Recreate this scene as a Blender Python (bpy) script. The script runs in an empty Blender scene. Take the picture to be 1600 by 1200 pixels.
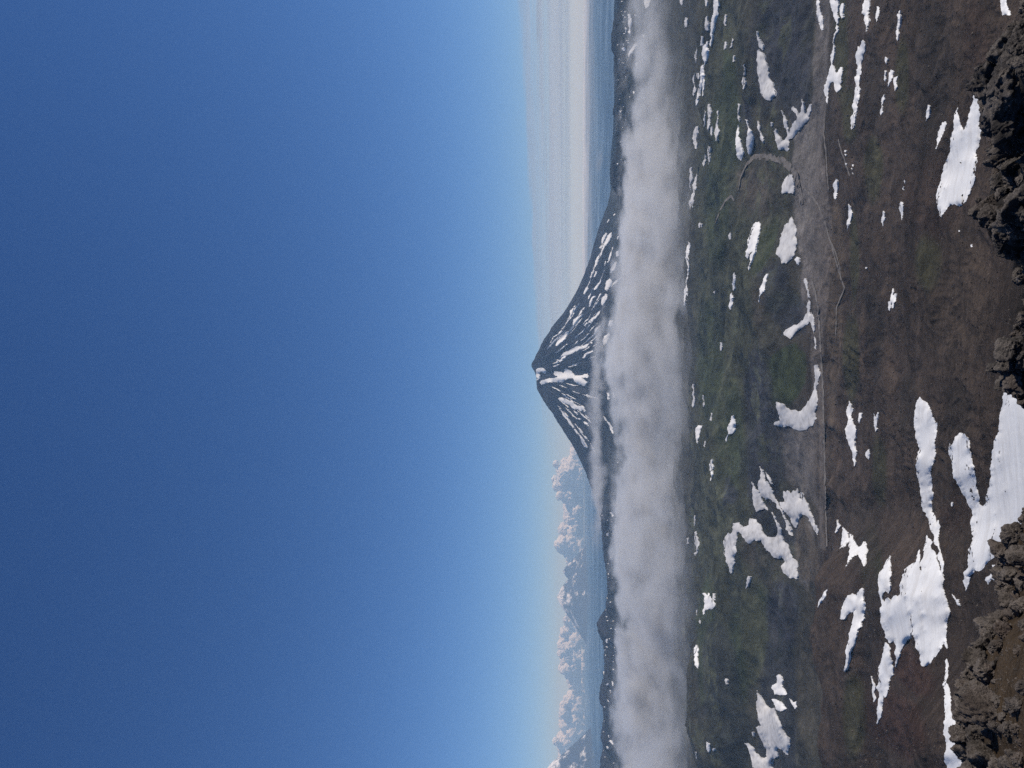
import bpy, bmesh, math, random, time
import numpy as np
from mathutils import Vector, Matrix, noise as mnoise
from mathutils.bvhtree import BVHTree
from mathutils.geometry import delaunay_2d_cdt

SC = bpy.context.scene
COL = SC.collection
R = math.radians

# ------------------------------------------------------------------ camera
# metres; the eye is the origin, +Y looks at the volcano, +X is to the right.
# The photograph was stored lying on its side, so the camera is rolled by 90 degrees.
F_PX = 1155.0                      # focal length in pixels of the 1600 x 1200 photograph
PITCH = R(4.95)
cam_d = bpy.data.cameras.new('camera')
cam = bpy.data.objects.new('camera', cam_d); COL.objects.link(cam)
cam_d.sensor_fit = 'HORIZONTAL'; cam_d.sensor_width = 36.0
cam_d.lens = 36.0 * F_PX / 1600.0
cam_d.clip_start = 0.5; cam_d.clip_end = 600000.0
_F = Vector((0, math.cos(PITCH), math.sin(PITCH)))
_U = Vector((0, -math.sin(PITCH), math.cos(PITCH)))
_R = Vector((1, 0, 0))
cam.matrix_world = Matrix(((-_U.x, _R.x, -_F.x, 0), (-_U.y, _R.y, -_F.y, 0), (-_U.z, _R.z, -_F.z, 0), (0, 0, 0, 1)))
SC.camera = cam

# ------------------------------------------------------------------ sky and sun
SUN_AZ, SUN_EL = R(93.0), R(41.0)        # azimuth clockwise from +Y
world = bpy.data.worlds.new('World'); SC.world = world
world.use_nodes = True
wn = world.node_tree; wn.nodes.clear()
_o = wn.nodes.new('ShaderNodeOutputWorld'); _b = wn.nodes.new('ShaderNodeBackground'); _s = wn.nodes.new('ShaderNodeTexSky')
_s.sky_type = 'NISHITA'; _s.sun_disc = False
_s.sun_elevation = SUN_EL; _s.sun_rotation = SUN_AZ
_s.altitude = 4000.0; _s.air_density = 1.0; _s.dust_density = 0.2; _s.ozone_density = 6.0
_b.inputs['Strength'].default_value = 0.104
# the deep blue of thin mountain air as the camera renders it: one response curve per channel, the same in every direction
_sp = wn.nodes.new('ShaderNodeSeparateColor'); _cb = wn.nodes.new('ShaderNodeCombineColor'); wn.links.new(_s.outputs[0], _sp.inputs[0])
for _i, (_k, _p) in enumerate(((0.62, 1.24), (0.80, 1.06), (1.13, 0.93))):
    _m1 = wn.nodes.new('ShaderNodeMath'); _m1.operation = 'POWER'; _m1.inputs[1].default_value = _p
    _m2 = wn.nodes.new('ShaderNodeMath'); _m2.operation = 'MULTIPLY'; _m2.inputs[1].default_value = _k
    wn.links.new(_sp.outputs[_i], _m1.inputs[0]); wn.links.new(_m1.outputs[0], _m2.inputs[0]); wn.links.new(_m2.outputs[0], _cb.inputs[_i])
wn.links.new(_cb.outputs[0], _b.inputs[0]); wn.links.new(_b.outputs[0], _o.inputs[0])

sun_d = bpy.data.lights.new('sun', 'SUN'); sun = bpy.data.objects.new('sun', sun_d); COL.objects.link(sun)
sun_d.energy = 3.9; sun_d.angle = R(0.53); sun_d.color = (1.0, 0.945, 0.87)
SUN_DIR = Vector((math.sin(SUN_AZ) * math.cos(SUN_EL), math.cos(SUN_AZ) * math.cos(SUN_EL), math.sin(SUN_EL)))
sun.rotation_euler = SUN_DIR.to_track_quat('Z', 'Y').to_euler()

SC.view_settings.view_transform = 'Standard'; SC.view_settings.look = 'None'
SC.view_settings.exposure = 0.0; SC.view_settings.gamma = 1.0
SC.view_settings.use_curve_mapping = False
SC.render.engine = 'CYCLES'
SC.cycles.use_denoising = False
SC.cycles.max_bounces = 5; SC.cycles.diffuse_bounces = 2; SC.cycles.volume_bounces = 2; SC.cycles.volume_step_rate = 3.0
SC.cycles.transparent_max_bounces = 16
SC.cycles.volume_max_steps = 400
SC.cycles.use_adaptive_sampling = False

# ------------------------------------------------------------------ helpers
def px_dir(x, y):
    """direction of the ray through pixel (x, y) of the 1600 x 1200 photograph"""
    d = _F * F_PX + _U * (800.0 - x) + _R * (600.0 - y)
    return d.normalized()
def px_dirs(P):
    P = np.asarray(P, float)
    F = np.array(_F); U = np.array(_U); Rr = np.array(_R)
    d = F[None] * F_PX + U[None] * (800.0 - P[:, :1]) + Rr[None] * (600.0 - P[:, 1:2])
    return d / np.linalg.norm(d, axis=1)[:, None]
def to_px(X, Y, Z):
    f = Y * math.cos(PITCH) + Z * math.sin(PITCH)
    u = -Y * math.sin(PITCH) + Z * math.cos(PITCH)
    f = np.where(f < 1e-3, 1e-3, f)
    return 800.0 - F_PX * u / f, 600.0 - F_PX * X / f
def at_y(x, y, Y):
    """world point seen at pixel (x, y) at forward distance Y"""
    d = px_dir(x, y); return d * (Y / d.y)

def _hash(ix, iy, seed):
    h = (ix.astype(np.int64) * 374761393 + iy.astype(np.int64) * 668265263 + seed * 974634211) & 0xFFFFFFFF
    h = ((h ^ (h >> 13)) * 1274126177) & 0xFFFFFFFF
    return (h ^ (h >> 16)) & 0xFFFFFFFF
def gnoise(x, y, seed=0):
    """gradient noise, about -1..1"""
    x = np.asarray(x, float); y = np.asarray(y, float)
    x0 = np.floor(x); y0 = np.floor(y); fx = x - x0; fy = y - y0
    sx = fx * fx * fx * (fx * (fx * 6 - 15) + 10); sy = fy * fy * fy * (fy * (fy * 6 - 15) + 10)
    def g(dx, dy):
        a = _hash(x0 + dx, y0 + dy, seed) * (2 * math.pi / 4294967296.0)
        return np.cos(a) * (fx - dx) + np.sin(a) * (fy - dy)
    a = g(0, 0); b = g(1, 0); c = g(0, 1); d = g(1, 1)
    return 1.5 * ((a + (b - a) * sx) * (1 - sy) + (c + (d - c) * sx) * sy)
def fbm(x, y, octv=5, seed=0, gain=0.5, ridged=False):
    s = 0.0; a = 1.0; t = 0.0
    for i in range(octv):
        n = gnoise(x * 2.03 ** i + 17.3 * i, y * 2.03 ** i - 9.1 * i, seed + i)
        if ridged: n = 1.0 - 2.0 * np.abs(n)
        s = s + a * n; t += a; a *= gain
    return s / t
def sstep(a, b, x):
    t = np.clip((x - a) / (b - a), 0, 1); return t * t * (3 - 2 * t)

def mesh_np(name, V, Fq, smooth=True):
    """mesh from numpy vertices and an (n,3) or (n,4) face array"""
    me = bpy.data.meshes.new(name); V = np.asarray(V, np.float32); Fq = np.asarray(Fq, np.int32)
    k = Fq.shape[1]
    me.vertices.add(len(V)); me.vertices.foreach_set('co', V.ravel())
    me.loops.add(Fq.size); me.loops.foreach_set('vertex_index', Fq.ravel())
    me.polygons.add(len(Fq)); me.polygons.foreach_set('loop_start', np.arange(0, Fq.size, k, dtype=np.int32))
    me.update(calc_edges=True)
    if smooth: me.polygons.foreach_set('use_smooth', np.ones(len(Fq), bool))
    return me
def link(name, me, mat=None, parent=None, **props):
    o = bpy.data.objects.new(name, me); COL.objects.link(o)
    if mat is not None and me is not None:
        if not me.materials: me.materials.append(mat)
    if parent is not None: o.parent = parent
    for k, v in props.items():
        if v: o[k] = v
    return o
def grid_faces(nr, nc, wrap=False):
    i = np.arange(nr - 1)[:, None]; j = np.arange(nc if wrap else nc - 1)[None]
    j1 = (j + 1) % nc
    a = i * nc + j; b = i * nc + j1; c = (i + 1) * nc + j1; d = (i + 1) * nc + j
    return np.stack([a, b, c, d], -1).reshape(-1, 4)
def color_attr(me, name, rgb):
    at = me.color_attributes.new(name, 'FLOAT_COLOR', 'POINT')
    c = np.ones((len(rgb), 4), np.float32); c[:, :3] = rgb
    at.data.foreach_set('color', c.ravel())
def lin(r, g, b):
    f = lambda v: (v / 255 / 12.92) if v / 255 <= 0.04045 else ((v / 255 + 0.055) / 1.055) ** 2.4
    return (f(r), f(g), f(b))

class NT:
    """small helper for node trees"""
    def __init__(s, tree): s.t = tree
    def n(s, typ, ins=None, **kw):
        nd = s.t.nodes.new(typ)
        for k, v in kw.items(): setattr(nd, k, v)
        for k, v in (ins or {}).items():
            sock = nd.inputs[k]
            if hasattr(v, 'is_output') or isinstance(v, bpy.types.NodeSocket): s.t.links.new(v, sock)
            else: sock.default_value = v
        return nd
    def m(s, op, a, b=0.0, c=None, clamp=False):
        nd = s.t.nodes.new('ShaderNodeMath'); nd.operation = op; nd.use_clamp = clamp
        for i, v in enumerate((a, b, c)):
            if v is None: continue
            if isinstance(v, bpy.types.NodeSocket): s.t.links.new(v, nd.inputs[i])
            else: nd.inputs[i].default_value = v
        return nd.outputs[0]
    def ramp(s, x, a, b, c=0.0, d=1.0, smooth=True):
        nd = s.t.nodes.new('ShaderNodeMapRange'); nd.interpolation_type = 'SMOOTHSTEP' if smooth else 'LINEAR'
        for i, v in enumerate((x, a, b, c, d)):
            if isinstance(v, bpy.types.NodeSocket): s.t.links.new(v, nd.inputs[i])
            else: nd.inputs[i].default_value = v
        return nd.outputs[0]
    def mix(s, fac, a, b, typ='MIX'):
        nd = s.t.nodes.new('ShaderNodeMix'); nd.data_type = 'RGBA'; nd.blend_type = typ
        for i, v in ((0, fac), (6, a), (7, b)):
            if isinstance(v, bpy.types.NodeSocket): s.t.links.new(v, nd.inputs[i])
            else: nd.inputs[i].default_value = (*v, 1.0) if isinstance(v, tuple) and len(v) == 3 else v
        return nd.outputs[2]
def new_mat(name):
    m = bpy.data.materials.new(name); m.use_nodes = True
    m.node_tree.nodes.clear(); t = NT(m.node_tree)
    out = t.n('ShaderNodeOutputMaterial')
    return m, t, out
_ico = {}
def ico(n):
    if n not in _ico:
        bm = bmesh.new(); bmesh.ops.create_icosphere(bm, subdivisions=n, radius=1.0)
        V = np.array([v.co for v in bm.verts]); Fc = np.array([[v.index for v in f.verts] for f in bm.faces]); bm.free(); _ico[n] = (V, Fc)
    return _ico[n]
# ------------------------------------------------------------------ the ground: flank of the volcano we stand on, valley, lowland
_pr = np.array([(8, -7.0), (12, -9.4), (30, -19.5), (60, -34.8), (120, -67.5), (250, -135.5), (500, -251), (900, -411), (1300, -545), (1700, -655),
                (2100, -738), (2400, -785), (2700, -815), (3200, -832), (5000, -840), (12000, -845), (30000, -850), (130000, -850)], float)
_pl = np.array([(8, -7.0), (12, -9.4), (30, -19.5), (60, -34.6), (120, -66), (250, -131), (500, -240), (900, -370), (1250, -452), (1550, -488),
                (1720, -508), (1850, -552), (2050, -655), (2300, -770), (2700, -815), (3200, -832), (5000, -840), (12000, -845), (30000, -850), (130000, -850)], float)
def _prof(tab, r):
    return np.interp(np.log(r), np.log(tab[:, 0]), tab[:, 1] / tab[:, 0]) * r
# bumps: (pixel where the middle of its foot is seen, half width across, half length along, height, sharpness)
_hills = []
def hill(px, py, wx, wy, h, rot=0.0, pw=1.0):
    d = px_dir(px, py); r = 835.0 / -d.z
    _hills.append((d.x * r, d.y * r, wx, wy, h, R(rot), pw))
hill(1243, 590, 190, 230, 62)           # the green conical hill with the crescent of snow
hill(1215, 470, 260, 330, 60, 20)
hill(1185, 390, 260, 380, 70, -15)
hill(1150, 640, 420, 420, 75, 10)
hill(1130, 760, 420, 500, 85)
hill(1175, 830, 280, 300, 95, 20)
hill(1160, 1000, 420, 420, 130, 10)
hill(1130, 1120, 520, 480, 190, -10)
hill(1165, 1190, 300, 330, 120, 0)
hill(1150, 330, 500, 420, 50)
hill(1140, 180, 420, 500, 60, 10)
hill(1120, 60, 560, 500, 60)
hill(1185, 60, 260, 260, 70, -20)
hill(1225, 230, 160, 120, 18)
hill(1190, 130, 150, 240, 40, 25)
def ground_h(X, Y, detail=True):
    r = np.sqrt(X * X + Y * Y) + 1e-6; ta = np.arctan2(X, Y); lr_ = np.log(r); th = np.degrees(np.arctan2(X, Y))
    wl = sstep(-9.2, -15.5, th) * (1 - sstep(100, 150, -th))
    z = _prof(_pr, r) * (1 - wl) + _prof(_pl, r) * wl
    # the reddish spur low on the left
    w2 = sstep(-17.5, -24.5, th) * (1 - sstep(60, 90, -th))
    z = z + w2 * np.exp(-(np.log(r / 520.0) / np.where(r < 520, 0.75, 0.32)) ** 2) * 40.0
    vall = sstep(2300, 3100, r) * (1 - sstep(6500, 9000, r))
    for (hx, hy, wx, wy, h, a, pw) in _hills:
        dx = X - hx; dy = Y - hy; ca, sa = math.cos(a), math.sin(a)
        q = ((dx * ca + dy * sa) / wx) ** 2 + ((-dx * sa + dy * ca) / wy) ** 2
        z = z + h * np.exp(-q ** 1.0)
    if detail:
        far = 1 - sstep(15000, 26000, r)
        z = z + vall * (78 * fbm(X / 950, Y / 1000, 5, 11, 0.48) + 46 * fbm(X / 420, Y / 400, 5, 12, 0.5, True) - 8) * far
        flank = sstep(40, 300, r) * (1 - sstep(2200, 2900, r))
        sc = np.clip(r, 60, 2000)
        lava = sstep(-0.05, 0.40, fbm(th * 0.12 + 3.1, np.log(r) * 1.3, 3, 24)) + np.exp(-((th - 22) / 4.5) ** 2 - ((np.log(r / 560)) / 0.28) ** 2)
        gul = sstep(-0.15, 0.35, fbm(th * 0.10, np.log(r) * 0.9, 3, 26)); wv = 3 * fbm(X / 200, Y / 200, 3, 27)
        z = z + flank * sc * (0.0165 * fbm(X / 330, Y / 380, 5, 21, 0.56) + 0.0105 * fbm(th * 0.16 + 0.3 * wv / 3, lr_ * 1.5 + 0.2 * wv / 3, 4, 29, 0.5, True) + gul * 0.0055 * fbm(th * 0.45 + 0.25 * wv, np.log(r) * 2.0, 4, 22, 0.55, True)
                              + 0.0013 * fbm(ta * 22.0 + 0.3 * wv, lr_ * 22.0 + 0.2 * wv, 4, 23, 0.62) + (0.00040 + 0.0011 * lava) * fbm(ta * 85.0 + wv, lr_ * 70.0 - wv, 3, 28, 0.7, True))
        # blocky old lava on parts of the flank
        z = z + flank * lava * sc * 0.0042 * fbm(ta * 14.0 + 0.3 * wv, lr_ * 11.0 - 0.3 * wv, 5, 25, 0.68, True)
        z = z + sstep(9000, 14000, r) * far * 60 * fbm(X / 3000, Y / 3000, 4, 31)
    return z

_fine = np.radians(np.arange(-33.5, 33.5001, 0.066))
_c = np.radians(np.concatenate([np.arange(34.5, 60, 1.0), np.arange(60, 180.0, 3.0)]))
TH = np.concatenate([-_c[::-1], _fine, _c])
_xs = np.arange(1625, 1081, -1.15)                                    # rows about one pixel apart
_rt = np.exp(np.linspace(np.log(45), np.log(5600), 4000)); _xt, _ = to_px(0 * _rt, _rt, _prof(_pr, _rt))
_rows = np.interp(-_xs, -_xt, _rt)
RR = np.concatenate([[0.4, 3.0, 6.0, 8.0, 11.0, 15.0, 21.0, 30.0, 38.0], _rows[_rows > 42],
                     np.exp(np.linspace(np.log(_rows[-1] * 1.006), np.log(12500), 90)), np.exp(np.linspace(np.log(13500), np.log(76000), 26))])
_T, _RR = np.meshgrid(TH, RR)
GX = np.sin(_T) * _RR; GY = np.cos(_T) * _RR
GZ = ground_h(GX, GY)
GZ[_RR < 7.0] = -7.5 - _RR[_RR < 7.0] * 0.05
NR, NC = GX.shape
G_TAN = GZ / _RR                                                     # slope of the sight line to every ground vertex

def ground_hit(P):
    """first hit of the sight lines through pixels P on the ground: (n,3) points, ok flags"""
    d = px_dirs(P); th = np.arctan2(d[:, 0], d[:, 1]); tn = d[:, 2] / np.hypot(d[:, 0], d[:, 1])
    j = np.clip(np.searchsorted(TH, th) - 1, 0, NC - 2); w = ((th - TH[j]) / (TH[j + 1] - TH[j]))
    out = np.zeros((len(d), 3)); ok = np.zeros(len(d), bool)
    for s in range(0, len(d), 20000):
        e = slice(s, s + 20000)
        prof = G_TAN[9:, j[e]] * (1 - w[e]) + G_TAN[9:, j[e] + 1] * w[e]      # rows x n
        hit = prof >= tn[e][None]
        i = hit.argmax(0); ok[e] = hit.any(0)
        i0 = np.maximum(i - 1, 0); k = np.arange(prof.shape[1])
        p0 = prof[i0, k]; p1 = prof[i, k]; t = np.where(p1 > p0, (tn[e] - p0) / np.maximum(p1 - p0, 1e-9), 1.0).clip(0, 1)
        r = RR[9 + i0] * (1 - t) + RR[9 + i] * t
        out[e] = np.stack([np.sin(th[e]) * r, np.cos(th[e]) * r, r * tn[e]], 1)
    return out, ok

# what the ground is made of, zone by zone (colours are those of ash, lava, moss and outwash gravel)
ASH = (0.047, 0.0385, 0.034); LAVA = (0.034, 0.030, 0.028); MOSS = (0.047, 0.050, 0.032); GREEN = (0.038, 0.048, 0.025)
GRAV = (0.112, 0.102, 0.097); SLATE = (0.035, 0.036, 0.043); RED = (0.052, 0.034, 0.030); TAN = (0.070, 0.059, 0.049)
def ell(cx, cy, rx, ry, rot=0.0): return (cx, cy, rx, ry, R(rot))
_zones = [   # (colour, strength, ellipses in photo pixels)
    (MOSS, 0.75, [ell(1130, 600, 45, 700), ell(1160, 700, 40, 90), ell(1165, 950, 35, 60)]),
    (GREEN, 0.8, [ell(1135, 200, 22, 75), ell(1120, 330, 18, 90), ell(1110, 560, 20, 100), ell(1160, 1010, 22, 70), ell(1190, 980, 14, 60), ell(1220, 590, 30, 36), ell(1140, 680, 20, 90), ell(1105, 960, 12, 60), ell(1195, 380, 14, 50, 20), ell(1230, 480, 20, 26, 30)]),
    (SLATE, 0.85, [ell(1210, 80, 38, 85), ell(1195, 740, 22, 70), ell(1215, 690, 35, 60), ell(1185, 600, 20, 60), ell(1222, 960, 26, 60), ell(1115, 1060, 25, 70), ell(1165, 180, 10, 25), ell(1235, 500, 18, 20), ell(1140, 770, 12, 20), ell(1210, 430, 22, 22), ell(1225, 830, 28, 36), ell(1140, 1150, 30, 60)]),
    (GRAV, 0.9, [ell(1258, 260, 14, 70), ell(1250, 330, 10, 60), ell(1262, 420, 9, 80, 6), ell(1276, 560, 7, 110), ell(1250, 700, 22, 55), ell(1258, 860, 14, 50), ell(1282, 300, 10, 70), ell(1280, 120, 9, 110), ell(1250, 200, 14, 25)]),
    (TAN, 0.6, [ell(1195, 290, 12, 40), ell(1165, 300, 15, 40), ell(1185, 480, 12, 30), ell(1300, 440, 16, 110), ell(1170, 850, 14, 30), ell(1290, 760, 10, 90)]),
    (GREEN, 0.55, [ell(1315, 70, 10, 100), ell(1335, 400, 7, 70), ell(1325, 180, 12, 40), ell(1365, 260, 14, 50), ell(1410, 120, 10, 60), ell(1450, 410, 20, 45), ell(1360, 880, 16, 60), ell(1375, 740, 12, 60), ell(1330, 560, 12, 70), ell(1335, 1120, 20, 60)]),
    (LAVA, 0.8, [ell(1460, 110, 30, 110), ell(1370, 150, 22, 60), ell(1365, 520, 14, 80), ell(1345, 830, 30, 60), ell(1420, 640, 14, 60), ell(1500, 640, 20, 40), ell(1360, 960, 16, 80)]),
    (TAN, 0.25, [ell(1500, 480, 50, 120), ell(1270, 1080, 30, 90), ell(1520, 860, 30, 60)]),
    (RED, 0.9, [ell(1400, 1130, 38, 60, -35), ell(1425, 1050, 24, 50, -35)]),
    (RED, 0.30, [ell(1460, 310, 50, 60), ell(1525, 60, 20, 60), ell(1500, 800, 30, 30)]),
]
# outlines of the larger patches of ground and of painted gully shade, in photo pixels
_patches = [
    (SLATE, 0.9, 5, [(1188, -40), (1192, 40), (1200, 90), (1203, 115), (1216, 150), (1231, 186), (1241, 203), (1262, 190), (1270, 100), (1272, -40)]),
    (GRAV, 0.95, 3, [(1274, -40), (1272, 95), (1269, 150), (1258, 200), (1241, 218), (1236, 250), (1240, 275), (1243, 340), (1246, 385), (1256, 425), (1266, 460), (1272, 490), (1277, 560), (1279, 700), (1280, 860), (1290, 860), (1288, 640), (1287, 520), (1298, 470), (1306, 420), (1300, 340), (1291, 280), (1286, 225), (1291, 175), (1296, 75), (1297, -40)]),
    (TAN, 0.8, 4, [(1300, 300), (1296, 420), (1290, 500), (1290, 620), (1300, 700), (1306, 640), (1318, 560), (1316, 470), (1322, 420), (1318, 330)]),
    (GRAV, 0.65, 6, [(1212, 672), (1220, 700), (1226, 745), (1240, 765), (1262, 780), (1280, 800), (1282, 660), (1276, 610), (1262, 660), (1240, 676)]),
    (TAN, 0.95, 3, [(1246, 812), (1258, 808), (1266, 830), (1276, 860), (1282, 890), (1272, 912), (1252, 905), (1244, 870), (1243, 835)]),
    (SLATE, 0.85, 6, [(1160, 590), (1165, 690), (1166, 770), (1186, 800), (1204, 735), (1205, 670), (1196, 600), (1180, 560)]),
    ((0.022, 0.023, 0.027), 0.9, 3, [(1166, 760), (1176, 800), (1195, 792), (1207, 806), (1214, 826), (1212, 838), (1199, 840), (1186, 826), (1173, 806)]),
    (GREEN, 0.95, 3, [(1200, 562), (1210, 552), (1228, 541), (1245, 535), (1251, 545), (1260, 550), (1262, 572), (1258, 600), (1246, 622), (1232, 630), (1216, 622), (1206, 592)]),
    ((0.030, 0.034, 0.026), 0.8, 2, [(1094, 400), (1098, 398), (1104, 480), (1105, 555), (1099, 560), (1096, 480)]),  # dark stripe: gully shade painted into the ground colour
    ((0.030, 0.034, 0.026), 0.8, 2, [(1115, 400), (1119, 398), (1122, 470), (1121, 545), (1116, 545), (1113, 470)]),  # shade of the second gully, also put into the colour
    (GREEN, 0.9, 5, [(1128, 70), (1150, 90), (1158, 170), (1150, 205), (1138, 190), (1126, 150)]),
    (MOSS, 0.9, 6, [(1155, 925), (1178, 915), (1196, 950), (1200, 1000), (1196, 1040), (1180, 1075), (1166, 1060), (1156, 1000)]),
    (SLATE, 0.9, 5, [(1208, 905), (1240, 912), (1250, 930), (1246, 980), (1238, 1010), (1212, 1000), (1205, 950)]),
    ((0.030, 0.032, 0.028), 0.85, 6, [(1103, 975), (1125, 965), (1150, 1010), (1160, 1080), (1175, 1130), (1178, 1230), (1105, 1230), (1102, 1100)]),
    (GREEN, 0.7, 4, [(1086, 960), (1098, 965), (1100, 1040), (1102, 1100), (1094, 1105), (1088, 1040)]),
    ((0.029, 0.031, 0.036), 0.9, 5, [(1196, 1004), (1242, 1000), (1246, 1100), (1244, 1230), (1180, 1230), (1186, 1100)]),
    (TAN, 0.7, 4, [(1150, 268), (1172, 258), (1190, 270), (1196, 300), (1180, 330), (1160, 322)]),
    (SLATE, 0.7, 5, [(1180, 420), (1225, 440), (1258, 470), (1262, 520), (1240, 530), (1205, 500), (1190, 460)]),
]
PXg, PYg = to_px(GX, GY, GZ)
_n60 = fbm(GX / 60, GY / 60, 4, 44, 0.6); _n200 = fbm(GX / 190, GY / 260, 5, 41, 0.6); _n200b = fbm(GX / 230 + 5, GY / 300, 5, 42, 0.6)
_wx = 8 * _n200 * np.clip(PXg / 1300, .6, 1.6); _wy = 30 * _n200b
_r2 = np.hypot(GX, GY)
gcol = np.empty((NR, NC, 3))
gcol[:] = ASH
_vz = sstep(2350, 3000, _r2)[..., None]
gcol = gcol * (1 - _vz) + np.array((0.044, 0.042, 0.034)) * _vz
for col, st, els in _zones:
    m = np.zeros((NR, NC))
    for (cx, cy, rx, ry, a) in els:
        dx = PXg + _wx - cx; dy = PYg + _wy - cy
        u = (dx * math.cos(a) + dy * math.sin(a)) / rx; v = (-dx * math.sin(a) + dy * math.cos(a)) / ry
        m = np.maximum(m, sstep(1.25, 0.75, np.sqrt(u * u + v * v)))
    m = (m * st)[..., None]
    gcol = gcol * (1 - m) + np.array(col) * m
def _pt_in(x, y, P):
    c = np.zeros(x.shape, bool)
    for (x1, y1), (x2, y2) in zip(P, P[1:] + P[:1]):
        if y1 == y2: continue
        c ^= ((y1 > y) != (y2 > y)) & (x < (x2 - x1) * (y - y1) / (y2 - y1) + x1)
    return c
for col, st, soft, P in _patches:
    A = np.array(P, float); wpx = PXg + 0.30 * _wx; wpy = PYg + 0.22 * _wy
    sel = (wpx > A[:, 0].min() - 15) & (wpx < A[:, 0].max() + 15) & (wpy > A[:, 1].min() - 15) & (wpy < A[:, 1].max() + 15) & (GY > 0)
    x, y = wpx[sel], wpy[sel]; d = np.full(x.shape, 1e9)
    for (x1, y1), (x2, y2) in zip(P, P[1:] + P[:1]):
        L2 = (x2 - x1) ** 2 + (y2 - y1) ** 2; tq = (((x - x1) * (x2 - x1) + (y - y1) * (y2 - y1)) / L2).clip(0, 1)
        d = np.minimum(d, np.hypot(x - x1 - tq * (x2 - x1), y - y1 - tq * (y2 - y1)))
    d = np.where(_pt_in(x, y, P), d, -d)
    m = (sstep(-soft * 0.4, soft, d + 1.5 * _n60[sel]) * st)[:, None]
    gcol[sel] = gcol[sel] * (1 - m) + np.array(col) * m
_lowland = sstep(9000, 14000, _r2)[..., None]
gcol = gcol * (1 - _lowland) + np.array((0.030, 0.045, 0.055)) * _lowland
_bd = fbm(GX / 1500 + 2 * _n200, GY / 210 + 1.2 * _n200b, 5, 46, 0.55); _bv = sstep(2700, 3300, _r2) * (1 - sstep(6500, 8000, _r2))
_b1 = (sstep(0.10, 0.42, _bd) * _bv * 0.75)[..., None]; _b2 = (sstep(-0.10, -0.42, _bd) * _bv * 0.75)[..., None]
gcol = gcol * (1 - _b1) + np.array((0.068, 0.073, 0.046)) * _b1; gcol = gcol * (1 - _b2) + np.array((0.022, 0.026, 0.024)) * _b2
_gv = sstep(2200, 2900, _r2)[..., None]
gcol *= np.array((1.04, 0.94, 0.85)) * (1 - _gv) + np.array((0.98, 0.98, 0.97)) * _gv
gcol *= (1 + (0.75 * fbm(GX / 420, GY / 420, 5, 43, 0.6) + 0.25 * _n60 + 0.16 * fbm(_T * 55.0 + 2 * _n200, np.log(_r2 + 1e-3) * 45.0 + 2 * _n200b, 3, 45, 0.65, True)) * (1 - _lowland[..., 0]))[..., None]

m_ground, t, out = new_mat('volcanic_ground')
geo = t.n('ShaderNodeNewGeometry'); att = t.n('ShaderNodeVertexColor', layer_name='albedo')
sep = t.n('ShaderNodeSeparateXYZ', {0: geo.outputs['Position']})
n1 = t.n('ShaderNodeTexNoise', {'Vector': geo.outputs['Position'], 'Scale': 0.012, 'Detail': 8.0, 'Roughness': 0.72})
n2 = t.n('ShaderNodeTexNoise', {'Vector': geo.outputs['Position'], 'Scale': 0.12, 'Detail': 7.0, 'Roughness': 0.75})
# runnels: fine streaks that run down the fall line
rr = t.n('ShaderNodeVectorMath', {0: geo.outputs['Position']}, operation='LENGTH')
az = t.m('ARCTAN2', sep.outputs[0], sep.outputs[1])
lr = t.m('LOGARITHM', rr.outputs['Value'], 2.7183)
cmb = t.n('ShaderNodeCombineXYZ', {0: t.m('MULTIPLY', az, 60.0), 1: t.m('MULTIPLY', lr, 9.0), 2: 0.0})
n3 = t.n('ShaderNodeTexNoise', {'Vector': cmb.outputs[0], 'Scale': 1.0, 'Detail': 8.0, 'Roughness': 0.72, 'Distortion': 1.6})
v = t.m('ADD', t.m('MULTIPLY', t.ramp(n1.outputs[0], 0.3, 0.7, 0.5, 1.5, False), t.ramp(n3.outputs[0], 0.3, 0.7, 0.92, 1.08, False)), 0.0)
v = t.m('MULTIPLY', v, t.ramp(n2.outputs[0], 0.28, 0.72, 0.5, 1.5, False))
n4 = t.n('ShaderNodeTexNoise', {'Vector': geo.outputs['Position'], 'Scale': 0.75, 'Detail': 6.0, 'Roughness': 0.75})
v = t.m('MULTIPLY', v, t.ramp(n4.outputs[0], 0.30, 0.70, 0.5, 1.5, False))
base = t.mix(1.0, att.outputs[0], t.n('ShaderNodeCombineColor', {0: v, 1: v, 2: v}).outputs[0], 'MULTIPLY')
vor = t.n('ShaderNodeTexVoronoi', {'Vector': geo.outputs['Position'], 'Scale': 0.16})
spk = t.ramp(vor.outputs['Distance'], 0.05, 0.12, 1.0, 0.0)
spk = t.m('MULTIPLY', spk, t.ramp(n1.outputs[0], 0.50, 0.62, 0.0, 0.5))
base = t.mix(spk, base, (0.075, 0.066, 0.06))
hsum = t.m('ADD', t.m('MULTIPLY', n1.outputs[0], 14.0), t.m('ADD', t.m('ADD', t.m('MULTIPLY', n2.outputs[0], 2.6), t.m('MULTIPLY', n4.outputs[0], 0.55)), t.m('MULTIPLY', n3.outputs[0], 0.7)))
bmp = t.n('ShaderNodeBump', {'Height': hsum, 'Strength': 0.9, 'Distance': 1.0})
bs = t.n('ShaderNodeBsdfPrincipled', {'Base Color': base, 'Roughness': 0.95, 'Specular IOR Level': 0.15, 'Normal': bmp.outputs[0]})
t.t.links.new(bs.outputs[0], out.inputs[0])

_gf = grid_faces(NR, NC)
_cap = np.stack([np.arange(NR - 1) * NC + NC - 1, np.arange(NR - 1) * NC, (np.arange(NR - 1) + 1) * NC, (np.arange(NR - 1) + 1) * NC + NC - 1], 1)
me = mesh_np('ground', np.stack([GX, GY, GZ], -1).reshape(-1, 3), np.concatenate([_gf, _cap])[:, ::-1])
color_attr(me, 'albedo', gcol.reshape(-1, 3))
ground = link('ground', me, m_ground, kind='structure')

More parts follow.
